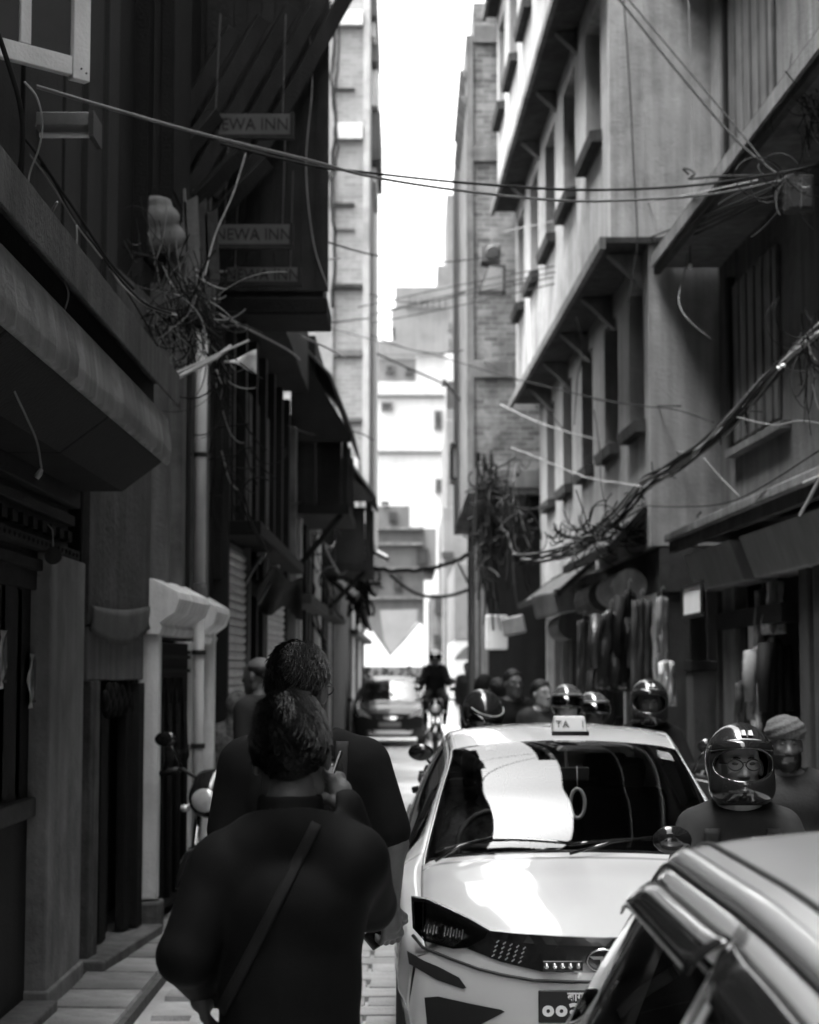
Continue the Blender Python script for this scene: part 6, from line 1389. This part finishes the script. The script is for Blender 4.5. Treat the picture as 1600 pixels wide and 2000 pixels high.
# ---------------------------------------------------------------- cables, tangles and other small things strung over the lane
def spline(P, n=7):
    P = [Vector(p) for p in P]; out = []
    for i in range(len(P) - 1):
        p0 = P[max(i-1, 0)]; p1 = P[i]; p2 = P[i+1]; p3 = P[min(i+2, len(P)-1)]
        for k in range(n):
            t = k / n; out.append(.5 * ((2*p1) + (p2-p0)*t + (2*p0-5*p1+4*p2-p3)*t*t + (3*p1-p0-3*p2+p3)*t**3))
    return out + [P[-1]]
def cpts(px, Y0, Y1):
    n = len(px) - 1; return spline([at(x, y, Y0 + (Y1 - Y0) * i / n) for i, (x, y) in enumerate(px)])
def cable(lab, px, Y0, Y1, r=.009, m=None, wob=0):
    P = cpts(px, Y0, Y1)
    if wob: P = [p + Vector((random.uniform(-wob, wob), 0, random.uniform(-wob, wob))) for p in P]
    q = MB(); q.tube(P, r, 6); return tag(q.build('cable', m or M_wire, smooth=True), lab, 'cable', 'cables over the lane')
M_pwire = mat('pale_cable', .26, .6, .2, 8, .1, 60)
cable('long black cable crossing the lane from the open casement window to the right building', [(-10, 140), (60, 165), (200, 207), (400, 263), (600, 312), (725, 345), (905, 373), (1100, 392), (1250, 390), (1400, 378), (1560, 345)], 8, 13, .009, mat('lit_look_cable', .12, .35, .2, 8, .1, 60))  # paler than the other black cables: its lit look is put into the colour
cable('black cable just above the long crossing cable', [(430, 280), (600, 322), (725, 338), (905, 357), (1100, 370), (1250, 369), (1400, 357), (1610, 322)], 11, 12.6, .009)
for k, (a, b, c, d, e) in enumerate((((700, 600), (920, 552), (1150, 505), (1300, 452), (1560, 345)), ((735, 612), (920, 566), (1150, 516), (1310, 458), (1562, 348)), ((720, 616), (920, 573), (1160, 524), (1320, 464), (1564, 352)), ((725, 632), (910, 594), (1160, 534), (1330, 470), (1566, 356)))):
    cable(['topmost', 'second', 'third', 'lowest'][k] + ' of the four thin cables fanning from the brick house to the right corner', [a, b, c, d, e], 31, 12.6, .0085)
cable('thin pale cable over the plaster windows below the four dark cables', [(985, 452), (1090, 430), (1200, 405), (1320, 385), (1480, 352)], 27, 13, .006, M_pwire)
cable('steep black cable falling from the top of the picture to the right cable knot', [(1195, -20), (1330, 148), (1440, 275), (1525, 345)], 14.6, 12.6, .010)
cable('thinner steep cable beside the steep black one', [(1212, -20), (1345, 138), (1450, 263), (1500, 328)], 14.8, 12.6, .007)
cable('thin dark cable crossing from the left tower to the right shops', [(640, 640), (760, 672), (870, 700), (1000, 738), (1200, 785), (1330, 793)], 31, 17, .008)
cable('thin dark cable sagging before the white far house', [(735, 690), (800, 720), (870, 752), (905, 780)], 40, 36, .02)
cable('pale twisted cable slanting down across the tall windows', [(1000, 875), (1060, 898), (1110, 920), (1160, 936), (1215, 944), (1252, 950)], 22, 17, .010, M_pwire, .006)
cable('grey cable across the lower row of windows', [(978, 790), (1060, 828), (1180, 862), (1290, 878), (1345, 885)], 26, 17, .009, M_gwire)
cable('thin dark cable on the curved plaster wall', [(1160, 780), (1250, 793), (1320, 800), (1395, 825)], 18.5, 16.9, .006)
cable('slack cable running down the plaster end wall', [(1218, -10), (1231, 180), (1238, 330), (1245, 470), (1232, 560), (1228, 590)], 17.9, 17.7, .007)
cable('wavy grey cable hanging before the balcony slab', [(1345, 0), (1352, 210), (1350, 420), (1340, 520), (1326, 585), (1345, 625), (1392, 664)], 17.6, 16.9, .007, M_gwire)
cable('short cable ending in a loop before the balcony slab', [(1345, 340), (1335, 330), (1347, 331), (1357, 340), (1347, 349), (1400, 345), (1500, 342)], 16, 13, .010)
cable('dark wall cable below the twisted pale one', [(1160, 800), (1172, 880), (1175, 950), (1190, 1010)], 20, 18.6, .007)
cable('hooked cable down the corner of the plaster building', [(1125, 620), (1140, 680), (1128, 740), (1122, 830)], 20, 20, .006)
cable('slack cable across the far square', [(700, 1103), (760, 1114), (830, 1112), (885, 1098), (918, 1078)], 41, 38, .045, None, .02)
cable('second slack cable hanging low across the far square', [(762, 1122), (800, 1152), (835, 1165), (880, 1163), (920, 1150)], 41, 40, .04)
cable('cable slanting down to the far right pillar', [(893, 1095), (910, 1130), (925, 1160)], 38, 36, .025)
cable('wavy cable hanging down the pale brick tower', [(645, 0), (652, 80), (648, 160), (655, 230), (650, 300), (646, 380), (655, 470), (648, 600)], 32.7, 32.7, .03, None, .02)
cable('second wavy cable on the pale brick tower', [(659, 0), (662, 110), (655, 190), (660, 290), (650, 360), (652, 450)], 32.6, 32.6, .022, None, .015)
cable('pale cable passing below the NEWA INN boards', [(415, 532), (480, 526), (560, 516), (665, 504)], 14, 22, .010, M_gwire)
cable('dark cable running from the left tangle under the inn', [(400, 600), (480, 640), (560, 682), (585, 702)], 12.4, 18, .010, M_gwire)
cable('dark cable from the left tangle to the pale tower', [(420, 640), (520, 632), (640, 630), (720, 622)], 12.4, 30, .012)
cable('grey cable between the inn and the upper balcony', [(585, 655), (640, 680), (675, 700)], 20, 24, .012, M_gwire)
for lab, px, Y, r, m in (('thick dark cable drooping past the canopy ledge at the left edge', [(-5, 60), (18, 130), (38, 200), (45, 270), (36, 340), (15, 395), (-10, 410)], 6.3, .010, M_wire),
      ('pale cable looping below the open casement', [(48, 160), (72, 190), (83, 240), (76, 290), (58, 340), (54, 390), (66, 435), (90, 478)], 7.2, .0045, M_pwire), ('thin pale cable crossing the canopy from upper right to lower left', [(112, 395), (86, 440), (40, 500), (-8, 556)], 6.8, .006, M_gwire),
      ('grey cable curling over the valance', [(-5, 375), (30, 410), (70, 450), (100, 465), (128, 470)], 6.9, .005, M_gwire), ('frayed wire dangling over the fluted valance', [(150, 440), (148, 490), (124, 530), (134, 575), (122, 615), (105, 640), (96, 655), (108, 680), (116, 700), (108, 740)], 7.6, .0045, M_pwire),
      ('dark cable running down along the ledge board', [(-5, 215), (60, 285), (110, 358), (160, 430), (215, 512), (262, 565)], 8.2, .007, M_wire), ('second dark cable running down along the ledge board', [(0, 240), (50, 290), (100, 345), (140, 420), (190, 485), (222, 530), (280, 590), (335, 612)], 8.6, .006, M_wire),
      ('bright thin cable sagging from the ledge to the tangle', [(215, 525), (245, 565), (290, 598), (330, 612), (345, 615)], 10.3, .006, M_pwire), ('thin cable along the ledge with pale clips', [(20, 255), (72, 320), (110, 375), (150, 440), (200, 505)], 8.3, .004, M_gwire)):
    cable(lab, px, Y, Y + .4, r, m)
t_ = thing('hanging_plug', 'pale plug hanging on a cord below the canopy', 'plug', at(75, 925, 7.4)); q = MB(); q.tube(spline([at(-4, 670, 6.9), at(20, 745, 7.1), at(52, 815, 7.3), at(72, 862, 7.4), at(81, 915, 7.4)]), .005, 6); q.build('cord', M_gwire, t_, smooth=True)
q = MB(); a = at(82, 916, 7.4); q.tube([a, at(76, 926, 7.4), at(71, 934, 7.4)], [.008, .014, .012], 8); q.build('plug_body', M_gwire, t_, smooth=True)
def tangle(lab, px, py, Y, rx, ry, n, r=(.002, .0055), pale=.2, seed=1, down=0):
    rng = random.Random(seed); c = at(px, py, Y); t_ = thing('cable_tangle', lab, 'cables', c); s_ = Y / F
    for nm, m, cnt in (('black_strand', M_wire, int(n * (1 - pale))), ('pale_strand', M_gwire, int(n * pale))):
        q = MB()
        for k in range(cnt):
            if k % 10 < 6:      # longer strands sagging between two fixings
                a = c + Vector((rng.uniform(-1.1, .6) * rx * s_, rng.uniform(-.1, .1), rng.uniform(-.8, 1.2) * ry * s_)); b_ = a + Vector((rng.uniform(-.5, 1.1) * rx * s_, rng.uniform(-.1, .25), rng.uniform(-1.5, .2) * ry * s_)); sg = rng.uniform(.03, .16) * (rx + ry) * s_; pts = []
                for i in range(11):
                    t = i / 10; pts.append(a.lerp(b_, t) + Vector((.02 * s_ * rx * math.sin(t * 9 + k), 0, -4 * sg * t * (1 - t))))
                q.tube(pts, rng.uniform(*r), 4, caps=False); continue
            p = c + Vector((rng.gauss(0, rx * s_ * .45), rng.uniform(-.12, .12), rng.gauss(0, ry * s_ * .45))); L = rng.uniform(.12, .34); pts = [p]
            d = Vector((rng.gauss(0, 1), rng.gauss(0, .5), rng.gauss(0, 1) - down)).normalized(); ax = Vector((rng.gauss(0, .3), 1, rng.gauss(0, .3))).normalized(); cur = rng.uniform(-13, 13)
            for i in range(9):
                d = (Matrix.Rotation(cur * L / 9, 3, ax) @ d); pts.append(pts[-1] + d * L / 5)
            q.tube(pts, rng.uniform(*r), 4, caps=False)
        o = q.build(nm, m, t_, smooth=True); o['kind'] = 'stuff'
    return t_
tangle('great tangle of loose cables on the left house corner', 372, 600, 12.2, 62, 66, 230, pale=.3, seed=2)
tangle('coil of dark cables hanging under the great tangle', 432, 735, 12.2, 22, 40, 36, seed=3, pale=.2, down=1)
tangle('strands fanning above the great tangle toward the window box', 300, 500, 12.0, 50, 60, 26, seed=4, pale=.3)
tangle('knot of cables at the right edge below the balcony slab', 1545, 352, 12.5, 30, 16, 46, seed=5, pale=.15)
tangle('coiled cables at the right edge above the cable knot', 1588, 225, 12.4, 20, 50, 46, seed=6, pale=.1)
tangle('cables drooping at the right edge beside the thick bundle', 1588, 690, 12.2, 20, 80, 34, seed=7, pale=.15, down=1)
tangle('fuzzy growth of cut wires on top of the near tin awning', 1190, 1035, 18.4, 105, 16, 90, seed=8, pale=.1, r=(.004, .009))
tangle('dark mass of cables hanging at the corner of the brick house', 958, 1010, 28.8, 24, 110, 170, seed=9, pale=.0, r=(.008, .02))
tangle('dark cables looping before the far shops', 1010, 1000, 26, 30, 90, 50, seed=10, pale=.12, r=(.008, .018), down=1)
tangle('plant like tangle at the far left before the square', 700, 1130, 37, 22, 70, 80, seed=11, pale=.2, r=(.02, .05))
tangle('dark cables looping over the left doorways', 470, 900, 14.5, 55, 110, 24, seed=12, pale=.1, r=(.003, .007), down=1)
tangle('dark strands on the far left facades', 610, 1060, 27, 50, 110, 50, seed=13, pale=.1, r=(.008, .02), down=1)
# thick bundle of cables swooping over the right shops
t_ = thing('cable_bundle', 'thick black bundle of cables swooping down over the right shops', 'cables', at(1300, 930, 16))
base = [(1010, 1092), (1062, 1088), (1130, 1066), (1210, 1000), (1262, 944), (1310, 918), (1380, 868), (1440, 808), (1500, 738), (1550, 690), (1610, 640)]
for k in range(9):
    rng = random.Random(40 + k); ph = rng.random() * 6; P = cpts([(x + 9 * math.cos(k * .7 + i), y + 9 * math.sin(k * 1.1 + i * .8)) for i, (x, y) in enumerate(base)], 21, 12)
    q = MB(); q.tube(P, .011 if k else .018, 6); q.build('strand', M_wire if k % 4 else M_gwire, t_, smooth=True)
q = MB(); rng = random.Random(77)
for i in range(40):
    P = cpts(base, 21, 12); p = P[rng.randrange(len(P))]; d = Vector((rng.gauss(0, .6), 0, rng.gauss(.2, .8))); q.tube([p, p + d * .06, p + d * .12 + Vector((0, 0, -.03))], .006, 4)
q.build('loose_end', M_wire, t_).__setitem__('kind', 'stuff')
t_ = thing('pale_clip', 'bright clip wrapped round the thick cable bundle', 'clip', at(1527, 716, 12.9)); q = MB(); q.tube([at(1519, 720, 12.85), at(1533, 712, 12.85)], .014, 8); q.build('band', M_white, t_)
# lamp dot under the balcony slab
t_ = thing('bare_bulb', 'small bright bulb hanging under the balcony slab', 'lamp', at(1348, 520, 16.8)); q = MB(); q.ell(at(1348, 520, 16.8), (.020, .020, .024)); q.build('bulb', M_white, t_, smooth=True)
q = MB(); q.tube([at(1348, 516, 16.8), at(1348, 480, 16.8)], .006); q.build('cord', M_wire, t_)
# stick and brackets at the right
t_ = thing('bracket_arm', 'short pale metal arm sticking out under the shop ledge', 'bracket', at(1580, 960, 11.8)); q = MB(); q.tube([at(1562, 1008, 11.8), at(1602, 935, 11.7)], .012, 8); q.tube([at(1570, 945, 11.8), at(1604, 930, 11.7)], .016, 8); q.build('arm', M_gwire, t_)
t_ = thing('wall_pole', 'thin black pole jutting from the far brick house', 'pole', at(890, 770, 33)); q = MB(); q.tube([at(866, 742, 33), at(915, 800, 33)], .035, 6); q.tube([at(862, 753, 33), at(876, 754, 33)], .02, 6); q.build('pole', M_dmetal, t_)
t_ = thing('lantern_bundle', 'pale cloth bundle wedged above the great cable tangle', 'bundle', at(310, 440, 12.55))
v, f = nets(lambda P: sdf(P, [('e', (0, 0, .05), (.15, .08, .10)), ('e', (.02, .02, -.08), (.17, .08, .11)), ('e', (-.02, 0, .16), (.11, .06, .05))], .03) + fold(P, 30, .012), (-.25, -.2, -.25), (.25, .2, .3), .018)
c = at(312, 450, 12.5); link('cloth', mesh_np('cloth', [(v, f)]), M_conc, t_)
# torn strips of peeled board on the left upper corner
for k, (x0, y0, x1, y1, w_) in enumerate(((372, 395, 380, 540, .10), (395, 400, 402, 560, .06), (350, 380, 356, 500, .09), (412, 420, 418, 590, .09))):
    q = MB(); a, b_ = at(x0, y0, 13.2), at(x1, y1, 13.2); q.prism([(a.x - w_/2, 13.2, a.z), (a.x + w_/2, 13.2, a.z + .05), (b_.x + w_/2, 13.2, b_.z), (b_.x - w_/2, 13.2, b_.z)], (0, .04, 0)); q.build('peeling_board', M_concd if k % 2 else M_conc, L3)

for k, (lab, px, Y0, Y1, r, m) in enumerate((('thin cable sagging high between the inn and the plaster windows', [(630, 470), (740, 500), (860, 512), (985, 498)], 16, 27, .009, M_wire), ('thin cable from the pale tower to the brick house above the square', [(722, 575), (790, 590), (850, 588), (910, 570)], 33, 30, .012, M_wire),
   ('slack thin cable across the white far house', [(726, 655), (800, 682), (860, 690), (915, 682)], 33, 31, .011, M_wire), ('long thin cable falling from the brick house to the near ledge', [(915, 690), (1020, 750), (1120, 860), (1230, 960), (1330, 1020), (1370, 1000)], 30, 17.4, .008, M_wire),
   ('thin cable along the top edge of the shop ledge', [(1230, 985), (1330, 990), (1440, 975), (1600, 880)], 18, 12, .006, M_wire), ('taut thin cable from the thick bundle down to the ledge', [(1375, 895), (1410, 935), (1445, 970)], 14.6, 14.4, .006, M_gwire), ('drooping thin cable between the bundle and the right edge', [(1440, 815), (1510, 830), (1560, 822), (1610, 828)], 14, 12, .005, M_gwire),
   ('thin vertical cable hanging down the timber inn', [(600, 20), (610, 160), (598, 320), (612, 470), (640, 560)], 15.3, 15.2, .006, M_gwire), ('thin cable slanting over the NEWA INN boards', [(480, 300), (455, 380), (420, 460), (400, 540)], 13.6, 12.6, .006, M_gwire), ('thin cable crossing from the canopy ledge to the drainpipe', [(215, 520), (290, 640), (345, 770), (352, 800)], 10.4, 12, .005, M_wire),
   ('low sagging cable over the left doorways', [(430, 900), (500, 960), (570, 985), (650, 960)], 15, 26, .010, M_wire), ('thin cable between the two roofed balconies', [(560, 830), (620, 850), (690, 842), (730, 860)], 20, 30, .010, M_wire))):
    cable(lab, px, Y0, Y1, r, m)
# junction boxes and brackets that carry the tangles
for lab, px, py, Y, w_ in (('small grey junction box inside the great cable tangle', 388, 600, 12.3, .22), ('dark junction box under the cable knot at the right edge', 1560, 380, 12.6, .2), ('dark meter box on the corner of the brick house', 965, 985, 28.9, .5)):
    c = at(px, py, Y); t_ = thing('junction_box', lab, 'junction box', c); q = MB(); q.cbox(c, (w_, .12, w_ * 1.3)); q.build('box', M_concd, t_, bevel=.012); q = MB(); q.cbox(c + Vector((0, -.065, 0)), (w_ * .8, .01, w_ * 1.05)); q.build('cover', M_dmetal, t_, bevel=.004)
bpy.context.view_layer.update()
